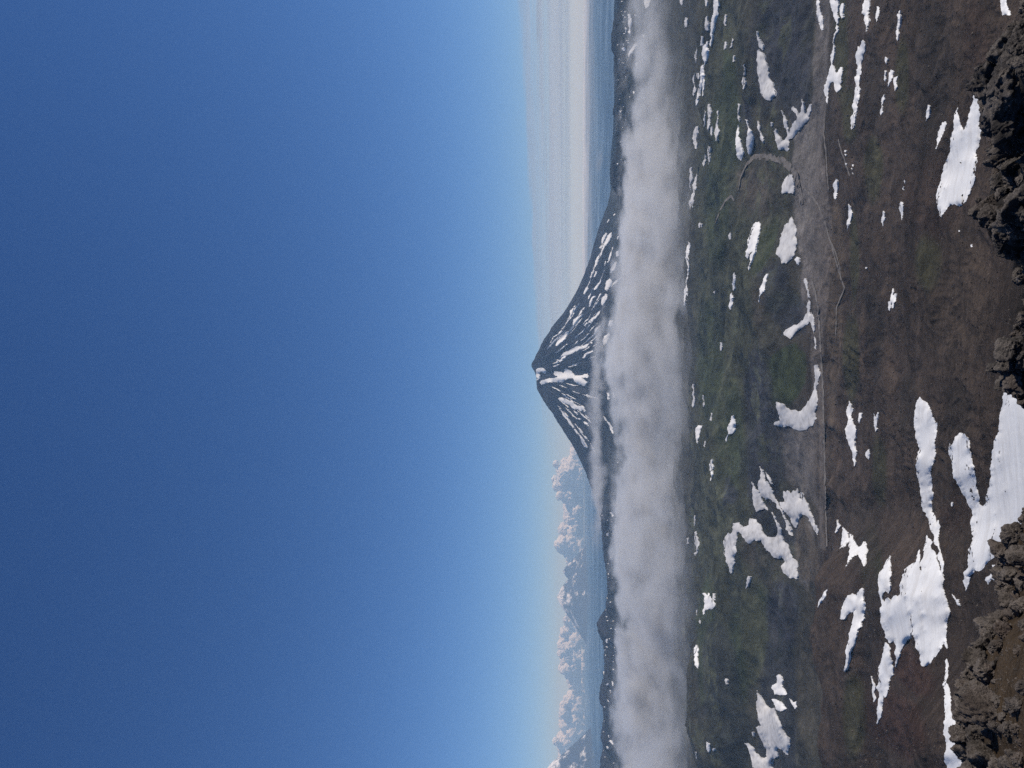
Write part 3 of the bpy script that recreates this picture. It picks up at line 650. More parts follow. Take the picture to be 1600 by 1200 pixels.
# --- snow fields lying on the ground: (x origin, y origin, label, outline)
_small = 'small snow fleck on the dull green flats just below the fog bank'
_tiny = 'tiny white snow fleck on the dark brown lava slope'
SNOW = [
 (1060,0,'long thin snow strip on green flats under the fog, touching the photo top edge',[(220,0),(248,0),(245,60),(230,130),(210,200),(200,290),(194,280),(203,180),(220,60)]),
 (1060,0,_small,[(168,110),(180,100),(188,150),(185,190),(170,190),(165,150)]),
 (1060,0,_small,[(140,225),(152,230),(152,285),(135,285)]),
 (1060,0,'ragged double snow streak on the flats just below the fog',[(138,420),(152,405),(152,500),(137,570),(122,640),(109,660),(111,620),(130,540)]),
 (1060,0,'hair-thin snow line on the flats running beside a ragged snow streak near the fog',[(174,260),(183,260),(174,380),(162,500),(152,600),(147,600),(150,540),(164,400)]),
 (1060,0,_small,[(290,260),(300,260),(298,300),(282,310)]),
 (1060,0,_small,[(335,240),(344,250),(331,295),(321,300)]),
 (1060,0,_small,[(41,110),(53,110),(51,170),(39,175)]),
 (1060,0,_small,[(185,650),(196,655),(196,740),(184,820),(177,800),(185,720)]),
 (1060,0,_small,[(109,790),(123,790),(126,830),(113,930),(103,930)]),
 (1060,0,_small,[(184,910),(197,920),(196,1010),(184,1030),(182,960)]),
 (1060,0,_small,[(149,1020),(165,960),(170,1000),(156,1040)]),
 (1060,0,_small,[(90,480),(100,460),(103,540),(94,600),(88,590)]),
 (1060,0,_small,[(165,0),(178,0),(176,40),(168,36)]), (1060,0,_small,[(10,0),(28,0),(22,36),(15,30)]), (1060,0,_small,[(232,800),(238,700),(250,690),(246,760),(238,880),(230,880)]),
 (1060,0,_small,[(70,1130),(78,1045),(86,1045),(80,1130),(75,1190)]), (1060,0,_small,[(92,1200),(100,1120),(112,1085),(112,1150),(102,1220),(94,1230)]), (1060,0,_small,[(290,90),(299,95),(296,160),(288,160)]),
 (1060,0,_small,[(104,330),(112,300),(113,380),(106,390)]), (1060,0,_small,[(115,455),(128,460),(127,495),(117,490)]), (1060,0,_small,[(199,830),(206,790),(211,800),(205,850)]),
 (1060,0,_small,[(155,740),(163,690),(168,700),(163,790),(157,790)]), (1060,0,_small,[(340,360),(347,345),(347,385),(338,388)]), (1060,0,_small,[(402,410),(410,400),(411,540),(403,560),(398,500)]),
 (1060,0,'spindle-shaped snow patch above the pale stream bend, beside two narrower snow slivers',[(358,860),(370,780),(380,830),(390,900),(401,980),(390,1005),(375,990),(361,920)]),
 (1060,0,'narrow slanting snow sliver ending at the pale stream bend',[(415,745),(425,750),(440,800),(461,900),(456,930),(440,965),(424,880)]),
 (1060,0,'greyish thin snow sliver between the stream bend and a branching snow patch',[(493,755),(510,790),(532,860),(526,895),(509,860)]),
 (1060,0,_small,[(371,645),(383,660),(380,760),(369,740)]),
 (1060,0,'large smooth snow drift shaped like a drop beneath a dark blue ravine wall',[(490,320),(500,310),(520,330),(540,360),(560,430),(562,480),(590,520),(615,580),(610,600),(570,628),(540,620),(510,580),(498,500),(495,400)]),
 (1060,0,'pointed snow wisp leading into the big drop-shaped drift in the ravine',[(485,195),(502,240),(524,315),(506,300)]),
 (1060,0,'branching grey snow patch like antlers where the ravine opens to the gravel plain',[(640,690),(655,720),(680,780),(690,830),(715,770),(735,750),(735,710),(708,690),(715,665),(735,680),(745,720),(765,690),(770,620),(778,650),(785,700),(800,715),(825,650),(830,690),(810,750),(760,800),(715,860),(690,870),(690,930),(680,950),(655,930),(625,935),(610,890),(595,820),(605,805),(625,850),(645,885),(668,870),(675,820),(655,760)]),
 (1060,0,'single round snow dot between the ravine drift and the stream bend',[(574,763),(585,768),(584,790),(574,787)]),
 (1060,0,'small dome-shaped grey snow patch at the bank of the gravel plain',[(690,1090),(705,1090),(720,1140),(724,1190),(715,1212),(680,1205),(645,1210),(650,1150),(670,1110)]),
 (1060,0,'curved snow sliver at the photo top edge, on the purple slope beside the gravel plain',[(863,0),(880,0),(885,60),(905,140),(905,185),(895,190),(875,130),(865,50)]),
 (1060,0,'long forked snow strip with a square tail crossing from the photo top edge',[(945,0),(995,0),(995,60),(980,200),(974,330),(970,420),(985,460),(1010,420),(1025,425),(1015,500),(1015,550),(990,578),(975,555),(968,510),(945,520),(935,590),(930,660),(924,640),(930,500),(940,450),(955,400),(965,300),(967,100),(955,50)]),
 (1060,0,'thin snow sliver just below the long forked snow strip',[(1021,20),(1033,20),(1029,110),(1019,115)]),
 (1060,0,'wedge of snow on the moss slope at the photo top edge, above a knife-shaped strip',[(1160,0),(1190,0),(1185,90),(1190,130),(1172,200),(1165,100),(1145,85)]),
 (1060,0,'knife-shaped long snow strip with a notched blunt end on the mossy slope',[(1150,250),(1163,270),(1165,310),(1150,350),(1140,400),(1130,500),(1130,620),(1105,740),(1080,810),(1075,745),(1095,700),(1100,600),(1100,490),(1115,450),(1110,370),(1120,290),(1135,300)]),
 (1060,0,'short snow stub at the edge of the gravel plain near a cluster of white dots',[(965,1150),(985,1115),(992,1140),(987,1205),(978,1240),(970,1225)]),
 (1060,300,_small,[(65,70),(85,10),(98,0),(95,60),(88,100),(80,70),(72,110)]),
 (1060,300,'long hairline of snow lying right along the lower edge of the fog',[(61,310),(69,320),(64,480),(57,620),(47,700),(34,710),(44,600),(54,450)]),
 (1060,300,'bright leaf-shaped snow patch with a split tail on the green slope',[(430,300),(470,200),(500,185),(510,210),(490,320),(465,400),(440,490),(435,470),(450,390),(462,370),(445,380),(430,415),(420,405),(435,340)]),
 (1060,300,_small,[(319,255),(327,255),(326,295),(317,298)]), (1060,300,_small,[(124,200),(134,188),(134,225),(125,222)]), (1060,300,_small,[(138,195),(147,200),(142,222)]),
 (1060,300,'upper of two small pointed snow slivers lying end to end on the grass',[(345,505),(355,545),(355,600),(342,615),(335,580)]),
 (1060,300,'lower of two small pointed snow slivers lying end to end on the grass',[(330,630),(342,665),(340,700),(325,735),(317,725)]),
 (1060,300,'small arrowhead of snow on the mossy slope beyond the big oval snow patch',[(505,610),(530,540),(548,512),(558,515),(545,570),(540,600),(515,640),(500,690)]),
 (1060,300,'big oval greyish snow patch at the edge of the gravel outwash plain',[(705,155),(718,190),(730,280),(732,350),(720,400),(690,430),(645,448),(635,410),(610,390),(615,350),(640,260),(665,205),(690,190)]),
 (1060,300,'little snow crumb at the lower end of the big oval snow patch',[(724,425),(740,405),(753,410),(753,457),(740,450)]),
 (1060,300,'thin snow string along the stream bank between the oval and the hooked patch',[(785,540),(797,540),(815,620),(822,660),(809,660),(795,590)]),
 (1060,300,'hooked snow patch like a golf club at the stream bank',[(655,880),(680,855),(740,830),(780,800),(805,740),(815,670),(825,690),(828,800),(810,825),(770,850),(720,890),(700,918),(680,905),(660,895)]),
 (1060,300,'narrow snow strip along the bank touching the heel of the hooked patch',[(829,750),(846,800),(851,860),(843,885),(832,840)]),
 (1060,300,'short snow dash on the bank between the hooked patch and the crescent',[(847,905),(859,940),(859,985),(849,975)]),
 (1060,300,_small,[(259,940),(271,940),(269,992),(259,990)]), (1060,300,_small,[(217,625),(227,617),(226,636)]),
 (1060,300,'slim snow blade on the moss strip beyond the braided pale tracks',[(1060,75),(1072,90),(1085,130),(1075,180),(1055,240),(1053,180),(1063,130)]),
 (1060,300,'needle of snow beside the braided tracks, nearest the gravel plain',[(974,0),(987,0),(980,46),(971,40)]),
 (1060,600,'large crescent of snow curling around the foot of the round green hill',[(850,-120),(868,-120),(875,0),(870,110),(860,220),(840,260),(800,285),(750,290),(710,275),(680,262),(640,265),(595,250),(600,238),(635,225),(620,170),(608,112),(640,120),(680,150),(705,165),(725,160),(750,172),(790,140),(820,100),(840,50),(848,0)]),
 (1060,600,_small,[(89,0),(98,0),(94,140),(86,145)]), (1060,600,_small,[(149,70),(159,70),(164,130),(154,145)]), (1060,600,_small,[(156,385),(165,355),(170,362),(163,395)]),
 (1060,600,'bright rounded snow patch with a thin tail on the green hills under the fog',[(293,345),(305,270),(330,205),(340,195),(351,225),(351,275),(335,310),(310,315),(297,362)]),
 (1060,600,'dull snow patch half veiled by the lower edge of the fog',[(104,300),(120,260),(149,260),(131,310),(118,372),(108,330)]),
 (1060,600,_small,[(204,180),(212,185),(205,230),(195,226)]),
 (1060,600,'slender snow sliver on the green hills directly below the cumulus-side fog',[(195,515),(208,470),(216,520),(213,565),(199,607),(201,550)]),
 (1060,600,'dim triangular snow tongue above the black hollow',[(455,610),(480,650),(510,690),(530,745),(560,790),(535,780),(510,785),(485,800),(475,770),(465,700)]),
 (1060,600,'long ragged snow tongue running down beside the black hollow',[(505,515),(530,560),(560,620),(590,690),(610,730),(640,770),(690,880),(705,910),(712,950),(690,940),(670,910),(668,860),(645,800),(610,745),(565,715),(545,725),(510,680),(497,620),(512,590)]),
 (1060,600,'small splinter of snow at the head of the long ragged tongue',[(543,550),(560,570),(584,628),(570,615)]),
 (1060,600,'crown-shaped ragged snow patch arched over the brown gravel dome',[(655,670),(680,665),(700,685),(715,665),(740,652),(755,690),(760,720),(770,715),(762,675),(780,690),(810,760),(830,810),(850,870),(872,905),(870,945),(855,920),(830,880),(805,830),(780,815),(755,835),(735,900),(720,890),(700,845),(660,795),(635,760),(632,738),(665,735)]),
 (1060,600,'biggest valley snow field, a sprawling S-shape curving round the black hollow',[(340,870),(375,865),(395,895),(440,880),(445,840),(480,845),(510,880),(520,920),(550,955),(585,960),(615,945),(620,905),(605,860),(580,800),(600,830),(640,930),(660,990),(680,1000),(700,1050),(740,1110),(745,1180),(740,1220),(700,1215),(650,1170),(640,1140),(665,1110),(645,1080),(590,1080),(545,1040),(520,975),(470,975),(440,998),(420,985),(395,940),(365,925),(370,960),(358,1020),(362,1050),(345,1080),(350,1120),(335,1180),(325,1185),(310,1130),(295,1110),(283,1060),(282,1000),(290,960),(310,930),(325,940),(340,910)]),
 (1060,600,'bright bean-shaped snow patch close under the bright end of the fog bank',[(100,925),(110,920),(126,980),(123,1040),(105,1074),(96,1060),(102,1000)]),
 (1060,600,_small,[(50,965),(60,960),(63,998),(52,1000)]), (1060,600,_small,[(96,850),(101,820),(104,850),(100,890)]),
 (1060,600,'isolated bottle-shaped snow patch on the dark slope just past the straight track',[(1065,105),(1080,130),(1090,155),(1082,180),(1085,230),(1110,290),(1108,330),(1100,390),(1108,450),(1105,500),(1097,515),(1090,460),(1075,400),(1048,340),(1040,285),(1055,255),(1050,180)]),
 (1060,600,'small comma of snow beside the isolated bottle-shaped patch',[(1129,180),(1144,180),(1144,210),(1129,247),(1121,230)]),
 (1060,600,'snow crumb on the dark slope past the lower end of the bottle-shaped patch',[(1169,430),(1190,408),(1196,440),(1189,472),(1174,460)]),
 (1060,600,'first and smallest snow triangle in a row on the brown spur end',[(990,848),(1011,885),(979,932)]),
 (1060,600,'second snow triangle in the row on the brown spur end, slightly hollowed',[(1025,895),(1060,945),(1065,985),(1045,1010),(1005,1030),(1020,970)]),
 (1060,600,'third snow triangle in the row on the brown spur end, with a long tip',[(1070,935),(1090,970),(1110,1040),(1115,1070),(1080,1085),(1045,1145),(1065,1050)]),
 (1060,600,'forked snow patch closing the row of triangles on the brown spur end',[(1095,970),(1115,1010),(1130,1020),(1155,985),(1168,985),(1178,1040),(1170,1100),(1158,1140),(1145,1110),(1120,1060)]),
 (1060,900,'ribbed bluish snow patch on the far dark hillside, right below the fog',[(150,110),(165,105),(180,120),(185,105),(205,140),(225,170),(228,190),(205,210),(180,210),(155,245),(150,220),(165,170)]),
 (1060,900,_small,[(214,108),(226,110),(226,152),(214,147)]),
 (1060,900,'notched snow patch on the pale green crest below the fog',[(95,490),(110,430),(121,440),(120,490),(115,520),(121,577),(105,560)]),
 (1060,900,'thin snow hook on the green hillside below the S-shaped field',[(434,0),(449,5),(441,40),(419,82),(424,40)]),
 (1060,900,_small,[(293,640),(306,650),(306,677),(297,677)]), (1060,900,_small,[(459,973),(469,976),(466,1002)]), (1060,900,_small,[(110,215),(116,210),(115,245)]), (1060,900,_small,[(128,280),(135,265),(134,300)]),
 (1060,900,'boot-shaped snow patch in the dark hollow behind the brown spur',[(612,625),(625,615),(650,650),(650,700),(680,735),(665,745),(600,740),(580,700),(595,680),(612,670)]),
 (1060,900,'oval snow patch below the boot-shaped one in the hollow behind the spur',[(582,770),(605,770),(650,800),(675,830),(640,845),(615,838),(600,805)]),
 (1060,900,'tooth-shaped snow patch against the spur edge near the oval one',[(693,765),(715,790),(738,785),(738,820),(728,832),(712,805)]),
 (1060,900,'wide fan of snow with dark notches reaching the photo bottom edge in the valley',[(488,715),(520,770),(545,810),(580,830),(600,825),(605,860),(625,900),(660,970),(695,1020),(697,1050),(685,1120),(655,1100),(620,1075),(610,1095),(620,1130),(610,1130),(590,1160),(600,1230),(495,1230),(450,1120),(412,1045),(430,1045),(470,1080),(500,1130),(530,1138),(552,1130),(550,1085),(530,1050),(500,990),(483,945),(500,935),(515,940),(495,870),(487,800)]),
 (1060,900,'small snow bean on the pale hillside near the photo bottom below the fog',[(174,1033),(186,1045),(194,1085),(186,1102),(176,1085)]),
 (1060,900,_small,[(211,1080),(223,1076),(219,1097)]), (1060,900,_small,[(101,1100),(107,1098),(113,1140),(108,1138)]),
 (1060,900,'small oblique snow slash high on the brown spur',[(934,80),(922,120),(887,170),(871,197),(879,150),(909,100)]),
 (1060,900,'snow patch like an inverted V with one long tail on the brown spur',[(1008,265),(1020,200),(1060,120),(1085,108),(1100,115),(1110,130),(1145,75),(1152,120),(1168,170),(1165,220),(1140,300),(1110,370),(1080,450),(1060,530),(1035,600),(1050,500),(1060,420),(1075,330),(1095,250),(1105,210),(1060,240),(1030,272)]),
 (1300,0,'square-ended snow patch at the photo top corner beside the dark crag',[(1050,-20),(1090,-20),(1100,50),(1115,95),(1085,90),(1065,98),(1055,50)]),
 (1300,0,'slim vertical snow spear on the dark lava slope near the photo top',[(415,70),(426,65),(424,140),(416,210),(406,257),(401,215),(407,150)]),
 (1300,0,'short snow spike next to the wedge of snow near the photo top',[(279,40),(293,40),(293,95),(277,137)]),
 (1300,0,'smallest snow chip above a trio of snow chips on the dark slope',[(333,355),(348,365),(338,402)]),
 (1300,0,'slanting middle chip of a trio of snow chips on the dark slope',[(370,435),(383,440),(376,490),(347,542),(354,490)]),
 (1300,0,'plump chip nearest the crag of a trio of snow chips on the dark slope',[(387,485),(411,475),(406,540),(392,567),(384,520)]),
 (1300,0,'thinnest chip of a trio of snow chips on the dark slope',[(327,440),(336,445),(333,507),(325,500)]),
 (1300,0,'lone thin snow streak below the trio of snow chips',[(325,590),(329,620),(316,700),(304,720),(309,650)]),
 (1300,0,'small snow dash above a dark hollow beside the large forked snow field',[(599,655),(611,665),(609,700),(585,757),(589,700)]),
 (1300,0,'narrow snow flame just beside the large forked snow field',[(690,765),(713,758),(701,820),(676,880),(649,932),(659,860)]),
 (1300,0,'large forked snow field with a bluish edge, tucked under the dark crag',[(785,672),(795,740),(822,815),(850,730),(870,660),(885,620),(900,575),(960,590),(960,660),(935,690),(915,760),(918,805),(940,760),(960,700),(985,725),(970,760),(945,800),(925,840),(915,920),(910,1000),(895,1080),(885,1150),(862,1210),(795,1290),(765,1275),(720,1300),(680,1360),(670,1330),(655,1270),(652,1210),(680,1120),(720,990),(740,930),(745,850),(760,750)]),
 (1300,0,'small snow sliver peeking out beside the crag next to the large forked field',[(970,755),(1000,760),(1000,825),(980,847)]),
 (1300,300,'little snow needle on the brown slope above a dark cleft',[(318,118),(326,130),(329,170),(318,217),(309,160)]),
 (1300,300,'broken beaded snow line on the brown slope beside the large forked field',[(429,60),(441,65),(443,130),(436,177),(429,130)]),
 (1300,300,'jagged little zigzag snow patch alone in the middle of the brown slope',[(378,603),(381,650),(395,633),(403,635),(396,680),(381,727),(372,720),(372,690),(360,742),(351,735),(351,685),(364,680),(369,640)]),
 (1300,300,_tiny,[(866,330),(876,328),(877,344),(868,345)]), (1300,300,_tiny,[(790,238),(799,239),(798,248),(791,248)]), (1300,300,_tiny,[(209,470),(216,470),(216,480),(209,480)]),
 (1300,0,_tiny,[(76,940),(86,938),(84,950),(77,950)]), (1300,0,_tiny,[(78,962),(88,965),(84,976)]), (1300,0,_tiny,[(82,1020),(90,1020),(90,1032),(83,1031)]), (1300,0,_tiny,[(126,1028),(134,1028),(133,1040),(127,1040)]),
 (1300,0,_tiny,[(118,1050),(127,1053),(124,1064)]), (1300,0,_tiny,[(438,1180),(446,1165),(447,1188)]), (1300,0,_tiny,[(449,1130),(455,1125),(455,1150)]), (1300,0,_tiny,[(122,1080),(130,1078),(130,1090)]),
 (1300,600,'tall paddle-shaped snow field with a long curved handle on the dark slope',[(548,80),(560,100),(590,115),(620,170),(645,245),(657,240),(655,300),(645,450),(625,590),(632,680),(625,780),(645,830),(650,880),(662,850),(675,900),(660,960),(685,1080),(700,1200),(688,1195),(665,1100),(640,1000),(610,890),(580,800),(560,720),(540,600),(530,480),(520,330),(515,170),(525,120)]),
 (1300,600,'huge V-shaped snow field on the near slope, running off the photo edge between the crags',[(735,370),(745,385),(760,355),(795,305),(825,310),(860,355),(870,440),(885,520),(900,620),(915,690),(915,735),(940,765),(955,750),(965,690),(985,640),(995,500),(1010,400),(1045,300),(1045,220),(1065,130),(1075,40),(1110,65),(1160,75),(1230,150),(1250,300),(1250,540),(1230,700),(1200,860),(1150,960),(1060,1040),(1000,1095),(950,1150),(920,1170),(890,1165),(860,1200),(830,1230),(820,1180),(850,1150),(850,1080),(870,1000),(885,950),(870,900),(865,850),(880,820),(850,750),(810,680),(780,610),(750,520),(735,450)]),
 (1300,600,'small Y-shaped snow chip on the dark slope near the bottle-shaped patch',[(261,185),(272,210),(285,175),(291,180),(281,240),(270,297),(261,260)]),
 (1300,600,_tiny,[(745,740),(752,738),(752,765),(745,765)]),
 (1300,900,'broad jagged snow field with a bluish side above the reddish ash spur',[(360,-130),(365,-60),(358,20),(362,80),(350,110),(330,90),(310,130),(320,160),(345,135),(365,160),(395,120),(410,130),(420,60),(440,10),(450,-40),(490,-70),(525,-90),(545,-165),(548,-120),(545,-40),(560,-30),(570,-120),(580,-200),(590,-255),(610,-230),(628,-210),(615,-190),(640,-150),(670,-60),(690,0),(692,80),(715,150),(735,230),(715,300),(712,370),(722,450),(718,455),(700,415),(670,470),(620,540),(575,565),(555,555),(550,500),(540,470),(520,440),(515,380),(490,390),(465,405),(440,450),(415,510),(395,570),(390,480),(385,405),(360,420),(330,385),(320,330),(300,230),(290,100),(290,0),(300,-30),(320,-50)]),
 (1300,900,'pointed snow dagger lying along the straight edge of the reddish ash spur',[(330,415),(350,430),(360,490),(380,580),(380,620),(345,720),(310,830),(282,925),(278,850),(275,700),(290,650),(287,570),(305,540)]),
 (1300,900,'thin snow blade beside the pointed dagger near the reddish spur',[(243,625),(255,660),(271,690),(271,770),(258,787),(249,720)]),
 (1300,900,'long narrow snow strip between the reddish spur and the brown boulders, to the photo bottom',[(713,515),(722,600),(712,650),(737,730),(737,790),(747,860),(762,880),(767,920),(790,960),(805,1010),(800,1040),(815,1090),(810,1150),(810,1230),(715,1230),(712,1080),(703,1000),(706,900),(703,800),(710,740),(703,640)]),
 (1300,900,'little snow scrap lodged beside the upper end of the brown boulders',[(990,-10),(1000,-70),(1015,-70),(1025,0),(1050,30),(1030,30),(1000,20),(975,55),(955,25),(960,10)]),
 (1300,900,'thin snow tail below the V-shaped field, next to the brown boulders',[(829,0),(850,0),(865,10),(850,60),(835,97),(827,60)]),
 (1300,900,'bent snow shred between the jagged field and the brown boulders',[(748,112),(770,150),(790,145),(801,187),(785,182)]),
]
_reg = [(45, 'at the photo top edge'), (90, 'a little below the photo top edge'), (150, 'beside the ragged double streak'), (200, 'between the ragged streak and the spindle patch'),
        (262, 'level with the spindle-shaped patch'), (330, 'level with the stream bend'), (480, 'level with the leaf-shaped patch'), (600, 'level with the green round hill'),
        (700, 'level with the crescent'), (880, 'level with the S-shaped field'), (1000, 'level with the ribbed patch'), (1300, 'near the photo bottom')]
_ord = ['first', 'second', 'third', 'fourth', 'fifth', 'sixth', 'seventh', 'eighth', 'ninth', 'tenth', 'eleventh', 'twelfth', 'thirteenth']
_bins = {}
for k, (ox, oy, label, pts) in enumerate(SNOW):
    c = np.array(Z(ox, oy, pts)).mean(0)
    if label == _small: _bins.setdefault(next(i for i, r_ in enumerate(_reg) if c[1] < r_[0]), []).append((c[0], k))
    if label == _tiny: _bins.setdefault('tiny', []).append((c[1], k))
_lab = {}
for key, lst in _bins.items():
    for i, (v_, k) in enumerate(sorted(lst)):
        _lab[k] = ('tiny white snow dot on the brown slope, %s such dot from the photo top' % _ord[i]) if key == 'tiny' else \
                  (('small snow fleck %s' % _reg[key][1]) + (', %s from the fog' % _ord[i] if len(lst) > 1 else ''))
for k, (ox, oy, label, pts) in enumerate(SNOW):
    P = np.array(Z(ox, oy, pts))
    me, c = snow_mesh('snow_patch', P, ground_hit, 0.0050 if P[:, 0].mean() > 1290 else 0.0030, 0.0012)
    if me is None: continue
    grp = 'small snow flecks on the green flats' if label == _small else ('tiny snow flecks on the lava slope' if label == _tiny else None)
    old = P[:, 0].mean() < 1300 and any(w in label for w in ('grey', 'ravine', 'crescent', 'S-shape', 'crown', 'tongue', 'hook', 'dome', 'dim', 'fan', 'antler', 'stub', 'bank'))
    o = link('snow_patch', me, m_snow_old if old else m_snow, None, label=_lab.get(k, label), category='snow patch', group=grp); o.location = c

# --- tracks and stream beds in the valley
m_track, t, out = new_mat('pale_track')
geo = t.n('ShaderNodeNewGeometry')
n1 = t.n('ShaderNodeTexNoise', {'Vector': geo.outputs['Position'], 'Scale': 0.05, 'Detail': 6.0, 'Roughness': 0.7})
base = t.mix(t.ramp(n1.outputs[0], 0.35, 0.65), (0.12, 0.108, 0.098), (0.21, 0.19, 0.172))
bs = t.n('ShaderNodeBsdfPrincipled', {'Base Color': base, 'Roughness': 0.95, 'Specular IOR Level': 0.1})
t.t.links.new(bs.outputs[0], out.inputs[0])
def ribbon(name, pts, w0, w1=None):
    P = np.array(pts, float); d = np.concatenate([[0], np.cumsum(np.hypot(*np.diff(P, axis=0).T))])
    s = np.arange(0, d[-1], 1.5); Q = np.stack([np.interp(s, d, P[:, 0]), np.interp(s, d, P[:, 1])], 1)
    Q[:, 0] += 0.7 * gnoise(s / 9, s * 0 + len(pts), 5); 
    W, ok = ground_hit(Q); W = W[ok]
    if len(W) < 3: return
    tg = np.gradient(W, axis=0); tg[:, 2] = 0; tg /= np.linalg.norm(tg, axis=1)[:, None] + 1e-9
    sd = np.stack([-tg[:, 1], tg[:, 0], 0 * tg[:, 0]], 1); u = np.linspace(0, 1, len(W))[:, None]
    wd = (w0 + ((w1 or w0) - w0) * u) * (1 + 0.35 * gnoise(u * 23, u * 0 + w0, 9))
    W[:, 2] += 0.0003 * np.linalg.norm(W, axis=1) + 0.2
    V = np.stack([W - sd * wd / 2, W + sd * wd / 2], 1).reshape(-1, 3); V = V.copy()
    c = V.mean(0)
    link(name, mesh_np(name, V - c, grid_faces(len(W), 2)), m_track, kind='structure').location = c
ribbon('track', Z(1060, 300, [(835, 560), (860, 640), (875, 750), (885, 900), (895, 1050), (903, 1200)]) + Z(1060, 600, [(905, 40), (908, 200), (915, 450), (920, 700), (925, 900), (928, 1020)]), 17)
ribbon('track', Z(1060, 300, [(790, -20), (840, 30), (880, 90), (920, 200), (960, 340), (1000, 480), (1018, 540)]), 9)
ribbon('track', Z(1060, 300, [(940, 280), (985, 380), (1010, 470), (1018, 540), (1040, 600), (1010, 670), (990, 720), (985, 900)]), 8)
ribbon('track', Z(1060, 0, [(1000, 870), (1015, 930), (1040, 1000), (1065, 1080), (1080, 1100)]), 7)
ribbon('stream_bed', Z(1060, 0, [(375, 1190), (390, 1100), (430, 1020), (475, 980), (540, 982), (600, 985), (650, 1005), (705, 1050), (740, 1110), (760, 1200), (775, 1280)]), 18, 40)
ribbon('stream_bed', Z(1060, 0, [(915, 740), (910, 850), (925, 960), (930, 1080), (940, 1200)]), 10)
ribbon('stream_bed', Z(1060, 300, [(232, 190), (260, 120), (290, 60), (330, 25), (355, 60)]), 14)
# ------------------------------------------------------------------ the rocky rim we stand on
_edge = np.array([(1330, 1505), (1260, 1512), (1200, 1515), (1140, 1512), (1080, 1516), (1040, 1528), (1000, 1545), (960, 1575), (900, 1570), (870, 1575), (820, 1602), (790, 1622), (740, 1660), (650, 1660),
                  (625, 1618), (600, 1580), (560, 1573), (500, 1602), (450, 1606), (400, 1588), (370, 1562), (320, 1546), (250, 1572), (200, 1566), (150, 1552), (110, 1550), (70, 1566), (30, 1602), (0, 1604), (-60, 1595), (-200, 1590)], float)[::-1]
def rim_edge(th):
    """distance and height of the rim's outer edge along bearing TH (radians)"""
    th = np.asarray(th, float); tc_ = np.clip(th, R(-31), R(31))
    y = 600 - F_PX * np.tan(tc_) * 0.965; x = np.interp(y, _edge[:, 0], _edge[:, 1])
    for _ in range(4):                                       # refine: the pixel row depends on the height
        d = px_dirs(np.stack([x.ravel(), y.ravel()], 1)); b = np.arctan2(d[:, 0], d[:, 1]).reshape(th.shape)
        y = y + (b - tc_) * F_PX * 0.9; x = np.interp(y, _edge[:, 0], _edge[:, 1])
    d = px_dirs(np.stack([x.ravel(), y.ravel()], 1)); tn = (d[:, 2] / np.hypot(d[:, 0], d[:, 1])).reshape(th.shape)
    re = 10.2 + 0.9 * gnoise(tc_ * 9, tc_ * 0 + 4, 7)
    back = sstep(R(31), R(80), np.abs(th))
    tn = tn * (1 - back) - 0.30 * back
    return re, re * tn
rth = np.concatenate([np.radians(np.arange(-34, 34, 0.18)), np.radians(np.arange(34, 326, 2.0))])
rf = np.concatenate([np.linspace(0.02, 0.6, 14), np.linspace(0.615, 1.0, 70), np.linspace(1.012, 1.32, 22)])
RT, RF = np.meshgrid(rth, rf); _rth = np.where(RT > math.pi, RT - 2 * math.pi, RT)
re_, ze_ = rim_edge(_rth)
_r = RF * re_
_z = -1.75 + (ze_ + 1.75) * np.minimum(RF, 1.0)
_z = np.where(RF > 1.0, ze_ - (RF - 1.0) * re_ * (1.55 + 2.0 * (RF - 1)), _z)
RX, RY = np.sin(RT) * _r, np.cos(RT) * _r
_crag = sstep(R(-1), R(1.5), _rth) * (1 - sstep(R(60), R(80), _rth))
rough = 0.09 * fbm(RX * 1.3, RY * 1.3, 5, 91, 0.55) + 0.012 * fbm(RX * 9, RY * 9, 3, 92, 0.6)
rough = rough + _crag * 0.17 * fbm(RX * 1.1 + 4, RY * 1.1, 5, 93, 0.65, True)
RZ = _z + rough * np.minimum(1, RF * 3)
m_soil, t, out = new_mat('rim_soil')
geo = t.n('ShaderNodeNewGeometry'); sp = t.n('ShaderNodeSeparateXYZ', {0: geo.outputs['Position']})
n1 = t.n('ShaderNodeTexNoise', {'Vector': geo.outputs['Position'], 'Scale': 1.6, 'Detail': 8.0, 'Roughness': 0.7})
n2 = t.n('ShaderNodeTexNoise', {'Vector': geo.outputs['Position'], 'Scale': 14.0, 'Detail': 6.0, 'Roughness': 0.75})
vo = t.n('ShaderNodeTexVoronoi', {'Vector': geo.outputs['Position'], 'Scale': 22.0})
base = t.mix(t.ramp(n1.outputs[0], 0.38, 0.62), (0.046, 0.031, 0.018), (0.080, 0.055, 0.033))
base = t.mix(t.ramp(n2.outputs[0], 0.45, 0.7, 0.0, 0.7), base, (0.092, 0.074, 0.058))
base = t.mix(t.ramp(sp.outputs[0], -0.6, 0.6), base, (0.030, 0.027, 0.026))
bmp = t.n('ShaderNodeBump', {'Height': t.m('ADD', t.m('MULTIPLY', n2.outputs[0], 0.07), t.m('MULTIPLY', t.ramp(vo.outputs['Distance'], 0.0, 0.6, 1.0, 0.0), 0.02)), 'Strength': 0.9, 'Distance': 1.0})
bs = t.n('ShaderNodeBsdfPrincipled', {'Base Color': base, 'Roughness': 0.95, 'Specular IOR Level': 0.1, 'Normal': bmp.outputs[0]})
t.t.links.new(bs.outputs[0], out.inputs[0])
RV = np.stack([RX, RY, RZ], -1).reshape(-1, 3); RFc = grid_faces(len(rf), len(rth), True)[:, ::-1]
rim = link('crater_rim_ground', mesh_np('crater_rim_ground', RV, RFc), m_soil, kind='structure')
bvh_rim = BVHTree.FromPolygons([tuple(v) for v in RV], RFc.tolist())

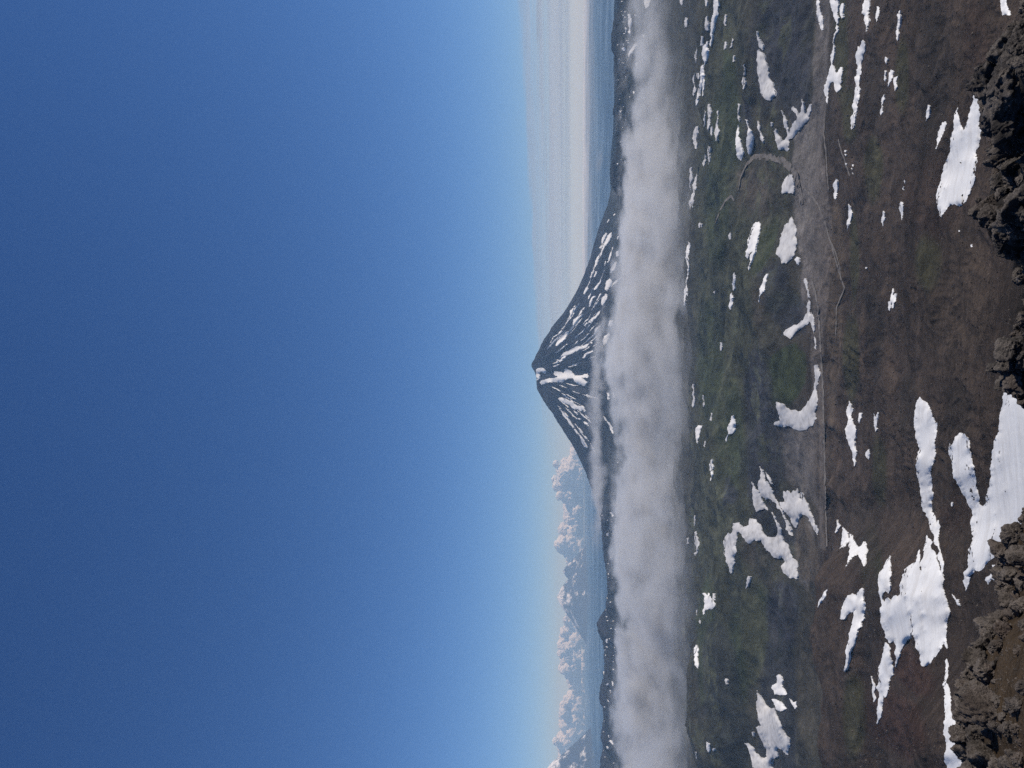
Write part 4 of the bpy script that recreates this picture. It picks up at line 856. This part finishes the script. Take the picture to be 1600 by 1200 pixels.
def rock_mat(name, c0, c1, c2, dust):
    m, t, out = new_mat(name)
    geo = t.n('ShaderNodeNewGeometry'); tc = t.n('ShaderNodeTexCoord'); oi = t.n('ShaderNodeObjectInfo')
    n1 = t.n('ShaderNodeTexNoise', {'Vector': geo.outputs['Position'], 'Scale': 3.2, 'Detail': 8.0, 'Roughness': 0.72})
    n2 = t.n('ShaderNodeTexNoise', {'Vector': geo.outputs['Position'], 'Scale': 26.0, 'Detail': 5.0, 'Roughness': 0.75})
    vo = t.n('ShaderNodeTexVoronoi', {'Vector': geo.outputs['Position'], 'Scale': 30.0})
    b = t.mix(t.ramp(n1.outputs[0], 0.36, 0.64), c0, c1)
    b = t.mix(t.ramp(oi.outputs['Random'], 0.55, 1.0, 0.0, 0.75), b, c2)
    b = t.mix(t.ramp(n2.outputs[0], 0.35, 0.7, 0.0, 0.55), b, c0)
    # dust that settled on the upper faces
    nz = t.n('ShaderNodeSeparateXYZ', {0: geo.outputs['Normal']}).outputs[2]
    b = t.mix(t.m('MULTIPLY', t.ramp(nz, 0.55, 0.95), t.ramp(n1.outputs[0], 0.4, 0.6, 0.1, dust)), b, (0.260, 0.222, 0.190))
    hs = t.m('ADD', t.m('MULTIPLY', n1.outputs[0], 0.20), t.m('ADD', t.m('MULTIPLY', n2.outputs[0], 0.06), t.m('MULTIPLY', t.ramp(vo.outputs['Distance'], 0.0, 0.5, 0.0, 1.0), 0.008)))
    bmp = t.n('ShaderNodeBump', {'Height': hs, 'Strength': 0.9, 'Distance': 1.0})
    bs = t.n('ShaderNodeBsdfPrincipled', {'Base Color': b, 'Roughness': 0.92, 'Specular IOR Level': 0.2, 'Normal': bmp.outputs[0]})
    t.t.links.new(bs.outputs[0], out.inputs[0]); return m
m_rock_b = rock_mat('brown_lava', (0.066, 0.055, 0.047), (0.235, 0.200, 0.172), (0.150, 0.112, 0.090), 0.55)
m_rock_d = rock_mat('black_lava', (0.044, 0.040, 0.038), (0.150, 0.134, 0.123), (0.115, 0.090, 0.076), 0.6)

def rock_shape(seed, sub, mat, lumpy):
    """an angular lava block: a ball cut by random planes, then roughened"""
    rng = np.random.RandomState(seed); V0, F0 = ico(sub)
    n = rng.normal(size=(15, 3)); n /= np.linalg.norm(n, axis=1)[:, None]; h = rng.uniform(0.48, 1.0, 15)
    dt = V0 @ n.T; rr_ = np.where(dt > 0.05, h[None] / np.maximum(dt, 0.05), 9.0)
    kk = 45.0; rad = -np.log(np.exp(-kk * np.minimum(rr_, 1.6)).sum(1)) / kk; rad = np.minimum(rad, 1.15)
    off = Vector(rng.uniform(-50, 50, 3))
    dn = np.array([mnoise.fractal(Vector(v) * 2.2 + off, 0.55, 2.15, 7) for v in V0])
    dr = np.array([mnoise.ridged_multi_fractal(Vector(v) * 3.4 - off, 0.7, 2.2, 6, 1.0, 2.0) for v in V0])
    rad = rad * (1 + 0.17 * lumpy * dn + 0.085 * lumpy * (dr - 1.2))
    me = mesh_np('rock', V0 * rad[:, None], F0); me.materials.append(mat); return me
if True:
    SHB = [rock_shape(100 + i, 5 if i < 8 else 4, m_rock_b, 1.1) for i in range(16)]
    SHD = [rock_shape(200 + i, 5 if i < 8 else 4, m_rock_d, 1.15) for i in range(16)]
def rim_point(x, y):
    d = px_dir(x, y); h = bvh_rim.ray_cast(Vector((0, 0, 0)), d)
    if h[0] is not None and h[0].y > 4: return h[0]
    re, ze = rim_edge(np.array([math.atan2(d.x, d.y)]))
    hd = math.hypot(d.x, d.y); return d * (float(re[0]) * 0.985 / hd)
_rr = random.Random(5)
def put_rock(owner, shapes, x, y, rp, big=False, el=None, sink=0.35):
    p = rim_point(x + rp * sink * 0.6, y); dist = p.length; rad = rp / F_PX * dist
    me = shapes[_rr.randrange(0, 8)] if big else shapes[_rr.randrange(0, 16)]
    o = bpy.data.objects.new('rock', me); COL.objects.link(o)
    o.rotation_euler = (_rr.uniform(0, 6.28), _rr.uniform(0, 6.28), _rr.uniform(0, 6.28))
    s = el or (_rr.uniform(0.8, 1.25), _rr.uniform(0.8, 1.2), _rr.uniform(0.75, 1.1))
    o.scale = (rad * s[0], rad * s[1], rad * s[2]); o.parent = owner
    o.location = p - Vector(owner.location) + Vector((0, 0, rad * _rr.uniform(0.0, 0.45))); return o
def outcrop(label, loc):
    e = bpy.data.objects.new('lava_outcrop', None); COL.objects.link(e); e.location = loc
    e['label'] = label; e['category'] = 'rock outcrop'; return e
oc_b = outcrop('sunlit brown lava boulders around a patch of ochre soil at the photo bottom corner', (-4.2, 8.6, -5.0))
oc_d = outcrop('rough black lava crag with deep shadows at the photo top corner', (3.2, 9.0, -5.2))
# silhouettes of the two outcrops, then lists of the larger blocks (pixel x, y, radius)
POLY_B = [(1640, 760), (1598, 797), (1584, 822), (1565, 852), (1557, 880), (1556, 900), (1562, 925), (1568, 952), (1556, 966), (1537, 982), (1529, 1000), (1524, 1025), (1514, 1047), (1504, 1065), (1504, 1085), (1506, 1112), (1495, 1124), (1500, 1152), (1503, 1177), (1500, 1215), (1500, 1290), (1660, 1290), (1660, 780)]
SOIL = [(1610, 962), (1580, 985), (1566, 1020), (1558, 1060), (1556, 1085), (1572, 1096), (1582, 1110), (1566, 1135), (1556, 1165), (1575, 1182), (1592, 1160), (1620, 1165)]
POLY_D = [(1650, -60), (1597, 5), (1590, 25), (1588, 50), (1580, 60), (1560, 62), (1548, 76), (1550, 98), (1533, 103), (1518, 120), (1516, 128), (1526, 142), (1536, 162), (1550, 190), (1543, 220), (1557, 240), (1553, 272), (1550, 300), (1531, 312), (1526, 327), (1541, 342), (1546, 372), (1561, 390), (1576, 405), (1583, 425), (1591, 455), (1598, 477), (1591, 490), (1578, 535), (1571, 550), (1561, 562), (1558, 590), (1566, 602), (1581, 617), (1592, 625), (1604, 640), (1650, 645)]
for (x, y, r) in [(1592, 835, 17), (1575, 868, 19), (1570, 905, 15), (1585, 900, 16), (1578, 935, 17), (1596, 950, 16), (1552, 985, 26), (1560, 970, 16), (1570, 990, 18), (1540, 1008, 15), (1533, 1032, 19), (1545, 1050, 15), (1522, 1055, 15), (1516, 1078, 15), (1530, 1080, 19),
                  (1515, 1108, 15), (1508, 1126, 13), (1522, 1120, 17), (1548, 1112, 30), (1575, 1143, 12), (1590, 1105, 14), (1512, 1150, 15), (1532, 1148, 16), (1515, 1180, 17), (1545, 1185, 26), (1575, 1195, 17), (1525, 1203, 18), (1560, 1215, 18), (1596, 1190, 12), (1594, 875, 16)]:
    put_rock(oc_b, SHB, x, y, r, True)
for (x, y, r) in [(1568, 84, 24), (1548, 128, 30), (1580, 140, 34), (1585, 100, 28), (1595, 70, 22), (1558, 170, 20), (1590, 185, 28), (1562, 205, 17), (1580, 225, 22), (1566, 250, 15), (1590, 262, 24), (1568, 285, 17), (1545, 322, 16), (1560, 340, 22), (1585, 320, 26),
                  (1572, 372, 20), (1592, 390, 18), (1590, 348, 22), (1586, 545, 18), (1574, 572, 17), (1592, 590, 20), (1580, 600, 15), (1597, 425, 10), (1540, 110, 12)]:
    put_rock(oc_d, SHD, x, y, r, True)
def fill(owner, shapes, poly, n, r0, r1, holes=(), seed=1, margin=0.5):
    rng = np.random.RandomState(seed); P = np.array(poly, float); k = 0; tries = 0
    while k < n and tries < 20000:
        tries += 1
        x = rng.uniform(P[:, 0].min(), 1622); y = rng.uniform(max(P[:, 1].min(), -25), min(P[:, 1].max(), 1225)); r = r0 + (r1 - r0) * rng.beta(1.1, 2.2)
        if not in_poly([x], [y], P)[0] or edge_dist(np.array([x]), np.array([y]), P)[0] < r * margin: continue
        if any(in_poly([x], [y], np.array(h))[0] and rng.rand() < 0.93 for h in holes): continue
        put_rock(owner, shapes, x, y, r, r > 11); k += 1
fill(oc_b, SHB, POLY_B, 190, 3.0, 13, [SOIL], 3, 0.25)
fill(oc_d, SHD, POLY_D, 230, 3.5, 13, [], 4, 0.2)
# loose gravel on the rim: too fine to pick apart
V0, F0 = ico(1); VS, FS, n = [], [], 0; rng = np.random.RandomState(8)
for i in range(2600):
    x = rng.uniform(1500, 1612); y = rng.uniform(780, 1215) if i % 3 else rng.uniform(-10, 640)
    if not in_poly([x], [y], np.array(POLY_B if i % 3 else POLY_D))[0]: continue
    p = rim_point(x, y); r = p.length / F_PX * (0.5 + 2.0 * rng.beta(1, 3.5))
    VS.append(V0 * rng.uniform(0.6, 1.25, V0.shape[0])[:, None] * r * rng.uniform(0.7, 1.2, 3) + np.array(p)); FS.append(F0 + n); n += len(V0)
link('gravel', mesh_np('gravel', np.concatenate(VS), np.concatenate(FS), False), m_rock_b, kind='stuff')
# ------------------------------------------------------------------ fog bank lying in the valley (a real volume)
def volume_object(name, lo, hi, res, density_fn, dens, mat_name, color=(0.95, 0.97, 1.0), aniso=0.25):
    m = bpy.data.materials.new(mat_name); m.use_nodes = True; tt = NT(m.node_tree); m.node_tree.nodes.clear()
    o_ = tt.n('ShaderNodeOutputMaterial')
    pv = tt.n('ShaderNodeVolumePrincipled', {'Color': (*color, 1.0), 'Absorption Color': (1, 1, 1, 1) if color[0] > 0.9 else (0, 0, 0, 1), 'Density': dens, 'Anisotropy': aniso})
    m.node_tree.links.new(pv.outputs[0], o_.inputs['Volume'])
    ng = bpy.data.node_groups.new(name + '_field', 'GeometryNodeTree')
    ng.interface.new_socket('Geometry', in_out='INPUT', socket_type='NodeSocketGeometry')
    ng.interface.new_socket('Geometry', in_out='OUTPUT', socket_type='NodeSocketGeometry')
    g = NT(ng)
    pos = g.n('GeometryNodeInputPosition'); sep = g.n('ShaderNodeSeparateXYZ', {0: pos.outputs[0]})
    d = density_fn(g, pos.outputs[0], *[sep.outputs[i] for i in range(3)])
    vc = g.n('GeometryNodeVolumeCube', {'Density': d, 'Background': 0.0, 'Min': lo, 'Max': hi, 'Resolution X': res[0], 'Resolution Y': res[1], 'Resolution Z': res[2]})
    sm = g.n('GeometryNodeSetMaterial', {'Geometry': vc.outputs[0], 'Material': m})
    go = g.n('NodeGroupOutput'); ng.links.new(sm.outputs[0], go.inputs[0])
    o = link(name, bpy.data.meshes.new(name), None, kind='stuff')
    md = o.modifiers.new('fog', 'NODES'); md.node_group = ng
    o.data.materials.append(m)
    return o
def curve_of(g, x, pts):
    """piecewise linear y(x) as a chain of map ranges"""
    acc = pts[0][1]
    for (x0, y0), (x1, y1) in zip(pts, pts[1:]):
        acc = g.m('ADD', g.ramp(x, x0, x1, 0.0, y1 - y0), acc)
    return acc
def vnoise(g, vec, scale, detail, rough=0.55):
    return g.n('ShaderNodeTexNoise', {'Vector': vec, 'Scale': scale, 'Detail': detail, 'Roughness': rough}).outputs[0]
def fog_density(g, pos, x, y, z):
    a = g.m('DIVIDE', x, y)                                                     # bearing
    b = lambda py: (600 - py) / F_PX
    top = curve_of(g, a, [(b(1350), -580), (b(1200), -580), (b(1080), -590), (b(960), -590), (b(850), -570), (b(700), -540), (b(560), -480), (b(500), -510), (b(430), -570), (b(300), -590), (b(200), -600), (b(120), -670), (b(40), -740), (b(-80), -790)])
    spos = g.n('ShaderNodeVectorMath', {0: pos, 1: (1.0, 1.0, 1.6)}, operation='MULTIPLY').outputs[0]
    n_big = vnoise(g, spos, 0.00085, 4.0, 0.6); n_sm = vnoise(g, spos, 0.0036, 5.0, 0.65)
    bump = g.m('ADD', g.m('MULTIPLY', g.m('SUBTRACT', n_big, 0.5), 900.0), g.m('MULTIPLY', g.m('SUBTRACT', n_sm, 0.5), 480.0))
    rise = g.ramp(y, 5200.0, 7600.0, -190.0, 40.0)
    h = g.m('SUBTRACT', g.m('ADD', g.m('ADD', top, rise), bump), z)                                # metres below the fog's top
    dtop = g.ramp(h, -15.0, 85.0)
    front = curve_of(g, a, [(b(1300), 5500), (b(1100), 5350), (b(800), 5250), (b(400), 5250), (b(200), 5500), (b(0), 6300), (b(-100), 6800)])
    fn = g.m('ADD', front, g.m('MULTIPLY', g.m('SUBTRACT', n_big, 0.5), 1500.0))
    dfr = g.m('POWER', g.ramp(g.m('SUBTRACT', y, fn), -600.0, 2700.0), 1.6)
    dbk = g.ramp(y, 8300.0, 10300.0, 1.0, 0.0)
    d = g.m('MULTIPLY', g.m('MULTIPLY', dtop, dfr), dbk)
    d = g.m('MULTIPLY', d, g.m('MULTIPLY', g.ramp(n_big, 0.36, 0.60, 0.14, 1.0), g.ramp(n_sm, 0.42, 0.56, 0.10, 1.5)))
    d = g.m('MULTIPLY', d, curve_of(g, a, [(b(1200), 1.0), (b(260), 1.0), (b(120), 0.38), (b(0), 0.22), (b(-100), 0.15)]))
    return d
fog_bank = volume_object('fog_bank', (-7500, 4900, -900), (7500, 10400, -180), (380, 170, 80), fog_density, 0.0060, 'fog')
# wisps of stratus clinging to the volcano
def wisp_density(g, pos, x, y, z):
    a = g.m('DIVIDE', x, y); b = lambda py: (600 - py) / F_PX
    n_big = vnoise(g, pos, 0.0016, 4.0, 0.6); n_sm = vnoise(g, pos, 0.005, 5.0, 0.62)
    zc = curve_of(g, a, [(b(860), -330), (b(760), -330), (b(700), -300), (b(600), -300), (b(540), -330), (b(470), -420)])
    hw = curve_of(g, a, [(b(860), 60), (b(740), 110), (b(660), 80), (b(580), 85), (b(530), 70), (b(480), 35)])
    wob = g.m('ADD', g.m('MULTIPLY', g.m('SUBTRACT', n_big, 0.5), 520.0), g.m('MULTIPLY', g.m('SUBTRACT', n_sm, 0.5), 240.0))
    q = g.m('DIVIDE', g.m('ADD', g.m('SUBTRACT', z, zc), wob), hw)
    d = g.m('MULTIPLY', g.ramp(g.m('ABSOLUTE', q), 0.15, 1.0, 1.0, 0.0), g.ramp(n_sm, 0.40, 0.58, 0.15, 1.3))
    d = g.m('MULTIPLY', d, g.ramp(a, b(880), b(760))); d = g.m('MULTIPLY', d, g.ramp(a, b(540), b(455), 1.0, 0.0))
    d = g.m('MULTIPLY', d, g.ramp(y, 11300.0, 11700.0)); d = g.m('MULTIPLY', d, g.ramp(y, 12200.0, 12600.0, 1.0, 0.0))
    return d
wisps = volume_object('fog_wisps', (-3800, 11250, -700), (2200, 12650, -80), (220, 50, 64), wisp_density, 0.0035, 'wisp')

# a small dark scrap of cloud low over the sea
def puff_density(g, pos, x, y, z):
    c = at_y(936, 252, 19000.0)
    n_sm = vnoise(g, pos, 0.004, 5.0, 0.65)
    q = g.m('SQRT', g.m('ADD', g.m('ADD', g.m('POWER', g.m('DIVIDE', g.m('SUBTRACT', x, c.x), 420.0), 2.0), g.m('POWER', g.m('DIVIDE', g.m('SUBTRACT', y, c.y), 420.0), 2.0)), g.m('POWER', g.m('DIVIDE', g.m('SUBTRACT', z, c.z), 110.0), 2.0)))
    return g.ramp(g.m('ADD', q, g.m('MULTIPLY', g.m('SUBTRACT', n_sm, 0.5), 3.2)), 0.3, 0.9, 1.0, 0.0)
_pc = at_y(936, 252, 19000.0)
volume_object('cloud_scrap', (_pc.x - 520, _pc.y - 520, _pc.z - 190), (_pc.x + 520, _pc.y + 520, _pc.z + 190), (60, 40, 40), puff_density, 0.0012, 'scrap', (0.55, 0.60, 0.66))

# ------------------------------------------------------------------ distant cumulus, beyond the haze
m_cum, t, out = new_mat('cumulus')
geo = t.n('ShaderNodeNewGeometry')
n1 = t.n('ShaderNodeTexNoise', {'Vector': geo.outputs['Position'], 'Scale': 0.0012, 'Detail': 6.0, 'Roughness': 0.65})
bmp = t.n('ShaderNodeBump', {'Height': t.m('MULTIPLY', n1.outputs[0], 700.0), 'Strength': 0.7, 'Distance': 1.0})
bs = t.n('ShaderNodeBsdfPrincipled', {'Base Color': (0.95, 0.95, 0.95, 1), 'Roughness': 1.0, 'Specular IOR Level': 0.0, 'Normal': bmp.outputs[0]})
_tl = t.n('ShaderNodeBsdfTranslucent', {'Color': (0.95, 0.95, 0.95, 1), 'Normal': bmp.outputs[0]})
t.t.links.new(t.n('ShaderNodeMixShader', {0: 0.22, 1: bs.outputs[0], 2: _tl.outputs[0]}).outputs[0], out.inputs[0])
def cumulus(label, y0, y1, tops, base_x, Y0, seed):
    """a heap of cloud from photo row y0 to y1 whose top follows TOPS [(x, y)]"""
    rng = np.random.RandomState(seed); k = Y0 / F_PX
    V0, F0 = ico(4); VS, FS = [], []; n = 0
    tp = np.array(sorted(tops, key=lambda p: p[1]), float)
    for i in range(int(abs(y1 - y0) * 0.75)):
        y = rng.uniform(y0, y1); xt = np.interp(y, tp[:, 1], tp[:, 0]); H = base_x - xt
        if H < 3: continue
        f = rng.beta(1.3, 1.2); rad = min(max(2.0, H * rng.uniform(0.2, 0.5)), 19) * (1 - 0.5 * f)
        x = base_x - 1 - f * max(H - rad, 0)
        c = np.array(at_y(x, y, Y0 + rng.uniform(-14, 14) * k))
        nz = fbm(V0[:, 0] * 2.2 + i * 7.1, V0[:, 1] * 2.2 + V0[:, 2] * 1.7, 5, seed + 3, 0.65)
        V = V0 * (rad * k * (1 + 0.5 * nz))[:, None] * np.array([1, 1, 0.85])
        V = V + c; V[:, 2] = np.maximum(V[:, 2], at_y(base_x, y, Y0).z + 60 * nz)
        VS.append(V); FS.append(F0 + n); n += len(V0)
    V = np.concatenate(VS); c = V.mean(0)
    o = link('cumulus_cloud', mesh_np('cumulus_cloud', V - c, np.concatenate(FS)), m_cum, label=label, category='cloud'); o.location = c
CY = 79500.0
cumulus('tallest creamy cumulus cloud heap beside the left flank of the volcano', 690, 800, [(905, 685), (886, 700), (868, 712), (862, 730), (858, 752), (866, 765), (872, 790), (880, 805)], 912, CY, 1)
cumulus('middle cumulus cloud heap on the horizon, next to the tallest one', 795, 885, [(880, 790), (872, 800), (870, 820), (872, 835), (864, 850), (862, 858), (874, 866), (884, 880), (892, 890)], 912, CY, 2)
cumulus('long creamy cumulus row between two far blue mountains', 955, 1075, [(896, 950), (880, 962), (872, 985), (868, 1010), (870, 1025), (872, 1045), (880, 1060), (888, 1080)], 908, CY, 3)
cumulus('broad cumulus cloud at the bottom of the photo over the far plain', 1085, 1190, [(888, 1080), (876, 1095), (868, 1120), (862, 1150), (864, 1175), (872, 1195)], 911, CY, 4)
cumulus('thin low cumulus strip lying along the far horizon', 880, 1200, [(904, 870), (903, 960), (901, 1100), (904, 1210)], 915, CY + 3000, 5)

# ------------------------------------------------------------------ high stratus sheet at the right, above and beyond the haze
m_str, t, out = new_mat('stratus_sheet')
geo = t.n('ShaderNodeNewGeometry'); sp = t.n('ShaderNodeSeparateXYZ', {0: geo.outputs['Position']})
v1 = t.n('ShaderNodeCombineXYZ', {0: t.m('MULTIPLY', sp.outputs[0], 0.000012), 1: t.m('MULTIPLY', sp.outputs[1], 0.00006), 2: t.m('MULTIPLY', sp.outputs[2], 0.0004)})
n1 = t.n('ShaderNodeTexNoise', {'Vector': v1.outputs[0], 'Scale': 1.0, 'Detail': 5.0, 'Roughness': 0.55, 'Distortion': 0.3})
v2 = t.n('ShaderNodeCombineXYZ', {0: t.m('MULTIPLY', sp.outputs[0], 0.00002), 1: t.m('MULTIPLY', sp.outputs[1], 0.00022), 2: t.m('MULTIPLY', sp.outputs[2], 0.0004)})
n2 = t.n('ShaderNodeTexNoise', {'Vector': v2.outputs[0], 'Scale': 1.0, 'Detail': 3.0, 'Roughness': 0.5})
uvm = t.n('ShaderNodeVertexColor', layer_name='cover')
sc_ = t.n('ShaderNodeSeparateColor', {0: uvm.outputs[0]})
nn_ = t.m('ADD', t.m('MULTIPLY', n1.outputs[0], 0.7), t.m('MULTIPLY', n2.outputs[0], 0.3))
nn_ = t.m('ADD', nn_, t.m('MULTIPLY', t.m('SUBTRACT', sc_.outputs[1], 1.0), 0.30))
cov = t.m('MULTIPLY', t.ramp(nn_, 0.30, 0.58, 0.0, 1.0), sc_.outputs[0])
tr = t.n('ShaderNodeBsdfTransparent'); df = t.n('ShaderNodeBsdfDiffuse', {'Color': (0.82, 0.86, 0.92, 1)}); tl = t.n('ShaderNodeBsdfTranslucent', {'Color': (0.82, 0.86, 0.92, 1)})
mx = t.n('ShaderNodeMixShader', {0: 0.5, 1: df.outputs[0], 2: tl.outputs[0]})
mo = t.n('ShaderNodeMixShader', {0: cov, 1: tr.outputs[0], 2: mx.outputs[0]})
t.t.links.new(mo.outputs[0], out.inputs[0])
def stratus(label, edge, alt, far, seed, cover):
    """a level sheet at altitude ALT (above the eye); its near edge is seen along EDGE [(x, y)]"""
    e = np.array(sorted(edge, key=lambda p: p[1]), float)
    ys = np.linspace(e[0, 1], e[-1, 1], 90); xs = np.interp(ys, e[:, 1], e[:, 0])
    D = px_dirs(np.stack([xs, ys], 1)); near = D * (alt / D[:, 2])[:, None]
    bear = D[:, :2] / np.linalg.norm(D[:, :2], axis=1)[:, None]
    ff = np.linspace(0, 1, 60); V = []; C = []
    for i, f in enumerate(ff):
        r0 = np.linalg.norm(near[:, :2], axis=1) * (1 + 0.05 * gnoise(ys / 60, ys * 0 + seed, seed)); r = r0 * (far / r0) ** f
        V.append(np.stack([bear[:, 0] * r, bear[:, 1] * r, 0 * r + alt + 120 * gnoise(ys / 50, ys * 0 + f * 9, seed + 1)], 1))
        tip = sstep(e[-1, 1], e[-1, 1] - 230, ys)
        C.append(np.stack([cover * tip, sstep(0.0, 0.16, f) + 0 * tip, 0 * tip], 1))
    V = np.concatenate(V); C = np.concatenate(C)
    me = mesh_np('stratus_cloud', V - V.mean(0), grid_faces(60, 90)); color_attr(me, 'cover', C)
    o = link('stratus_cloud', me, m_str, label=label, category='cloud'); o.location = V.mean(0)
stratus('thin pale stratus veil with a crisp slanting edge over the volcano shoulder', [(790, -260), (795, 0), (806, 100), (815, 250), (826, 400), (838, 560), (850, 760)], 6500.0, 330000.0, 3, 0.5)
stratus('lower pale stratus layer along the horizon beside the volcano', [(826, -260), (830, 0), (836, 150), (846, 330), (856, 500), (866, 660)], 5200.0, 340000.0, 5, 0.6)
stratus('lowest pale stratus band just above the far hills on the horizon', [(868, -260), (868, 0), (870, 200), (874, 400), (880, 620)], 2850.0, 420000.0, 7, 0.65)

# the sea beyond the lowland
m_sea, t, out = new_mat('sea_water')
geo = t.n('ShaderNodeNewGeometry')
n1 = t.n('ShaderNodeTexNoise', {'Vector': geo.outputs['Position'], 'Scale': 0.00035, 'Detail': 5.0, 'Roughness': 0.6})
bs = t.n('ShaderNodeBsdfPrincipled', {'Base Color': (0.012, 0.035, 0.060, 1), 'Roughness': t.ramp(n1.outputs[0], 0.35, 0.65, 0.22, 0.40), 'Specular IOR Level': 0.5, 'IOR': 1.33})
t.t.links.new(bs.outputs[0], out.inputs[0])
_bt = np.radians(np.linspace(-50, 50, 240)); _f = np.linspace(0, 1, 40)
B_, Q_ = np.meshgrid(_bt, _f); r0_ = 17500 + 3500 * fbm(B_ * 6, B_ * 0, 4, 55); Q_ = r0_ * (75000 / r0_) ** Q_
me = mesh_np('sea', np.stack([np.sin(B_) * Q_, np.cos(B_) * Q_, 0 * Q_ - 800], -1).reshape(-1, 3), grid_faces(40, 240)[:, ::-1])
link('sea', me, m_sea, kind='structure')
# sea fog covering the far lowland at the right, seen from above
m_sf, t, out = new_mat('sea_fog')
geo = t.n('ShaderNodeNewGeometry')
n1 = t.n('ShaderNodeTexNoise', {'Vector': geo.outputs['Position'], 'Scale': 0.00025, 'Detail': 6.0, 'Roughness': 0.6})
uvm = t.n('ShaderNodeVertexColor', layer_name='cover')
cv = t.m('MULTIPLY', t.ramp(n1.outputs[0], 0.34, 0.60, 0.45, 1.0), t.n('ShaderNodeSeparateColor', {0: uvm.outputs[0]}).outputs[0])
df = t.n('ShaderNodeBsdfDiffuse', {'Color': (0.82, 0.83, 0.84, 1)}); tr = t.n('ShaderNodeBsdfTransparent')
t.t.links.new(t.n('ShaderNodeMixShader', {0: cv, 1: tr.outputs[0], 2: df.outputs[0]}).outputs[0], out.inputs[0])
_bt = np.radians(np.linspace(-8, 46, 160)); _br = np.exp(np.linspace(np.log(24000), np.log(75000), 70))
B_, Q_ = np.meshgrid(_bt, _br); fx, fy = np.sin(B_) * Q_, np.cos(B_) * Q_
cover = sstep(23000, 60000, Q_ + 9000 * fbm(fx / 9000, fy / 9000, 3, 51)) * sstep(R(-8), R(3), B_) * 0.72
fz = -640 + 130 * fbm(fx / 4500, fy / 4500, 4, 52) + 0 * Q_
me = mesh_np('sea_fog', np.stack([fx, fy, fz], -1).reshape(-1, 3), grid_faces(70, 160)[:, ::-1]); color_attr(me, 'cover', np.repeat(cover.reshape(-1, 1), 3, 1))
link('sea_fog', me, m_sf, kind='stuff')

# ------------------------------------------------------------------ the air itself
m_haze = bpy.data.materials.new('haze'); m_haze.use_nodes = True; m_haze.node_tree.nodes.clear(); t = NT(m_haze.node_tree)
out = t.n('ShaderNodeOutputMaterial')
pv = t.n('ShaderNodeVolumePrincipled', {'Color': (0.46, 0.71, 1.0, 1.0), 'Absorption Color': (1, 1, 1, 1), 'Density': 0.000021, 'Anisotropy': 0.0})
t.t.links.new(pv.outputs[0], out.inputs['Volume'])
bm = bmesh.new(); bmesh.ops.create_cube(bm, size=1.0)
for v in bm.verts: v.co = (v.co.x * 154000, v.co.y * 154000, -960 if v.co.z < 0 else 1850)
me = bpy.data.meshes.new('haze'); bm.to_mesh(me); bm.free()
haze = link('haze', me, m_haze, kind='stuff')
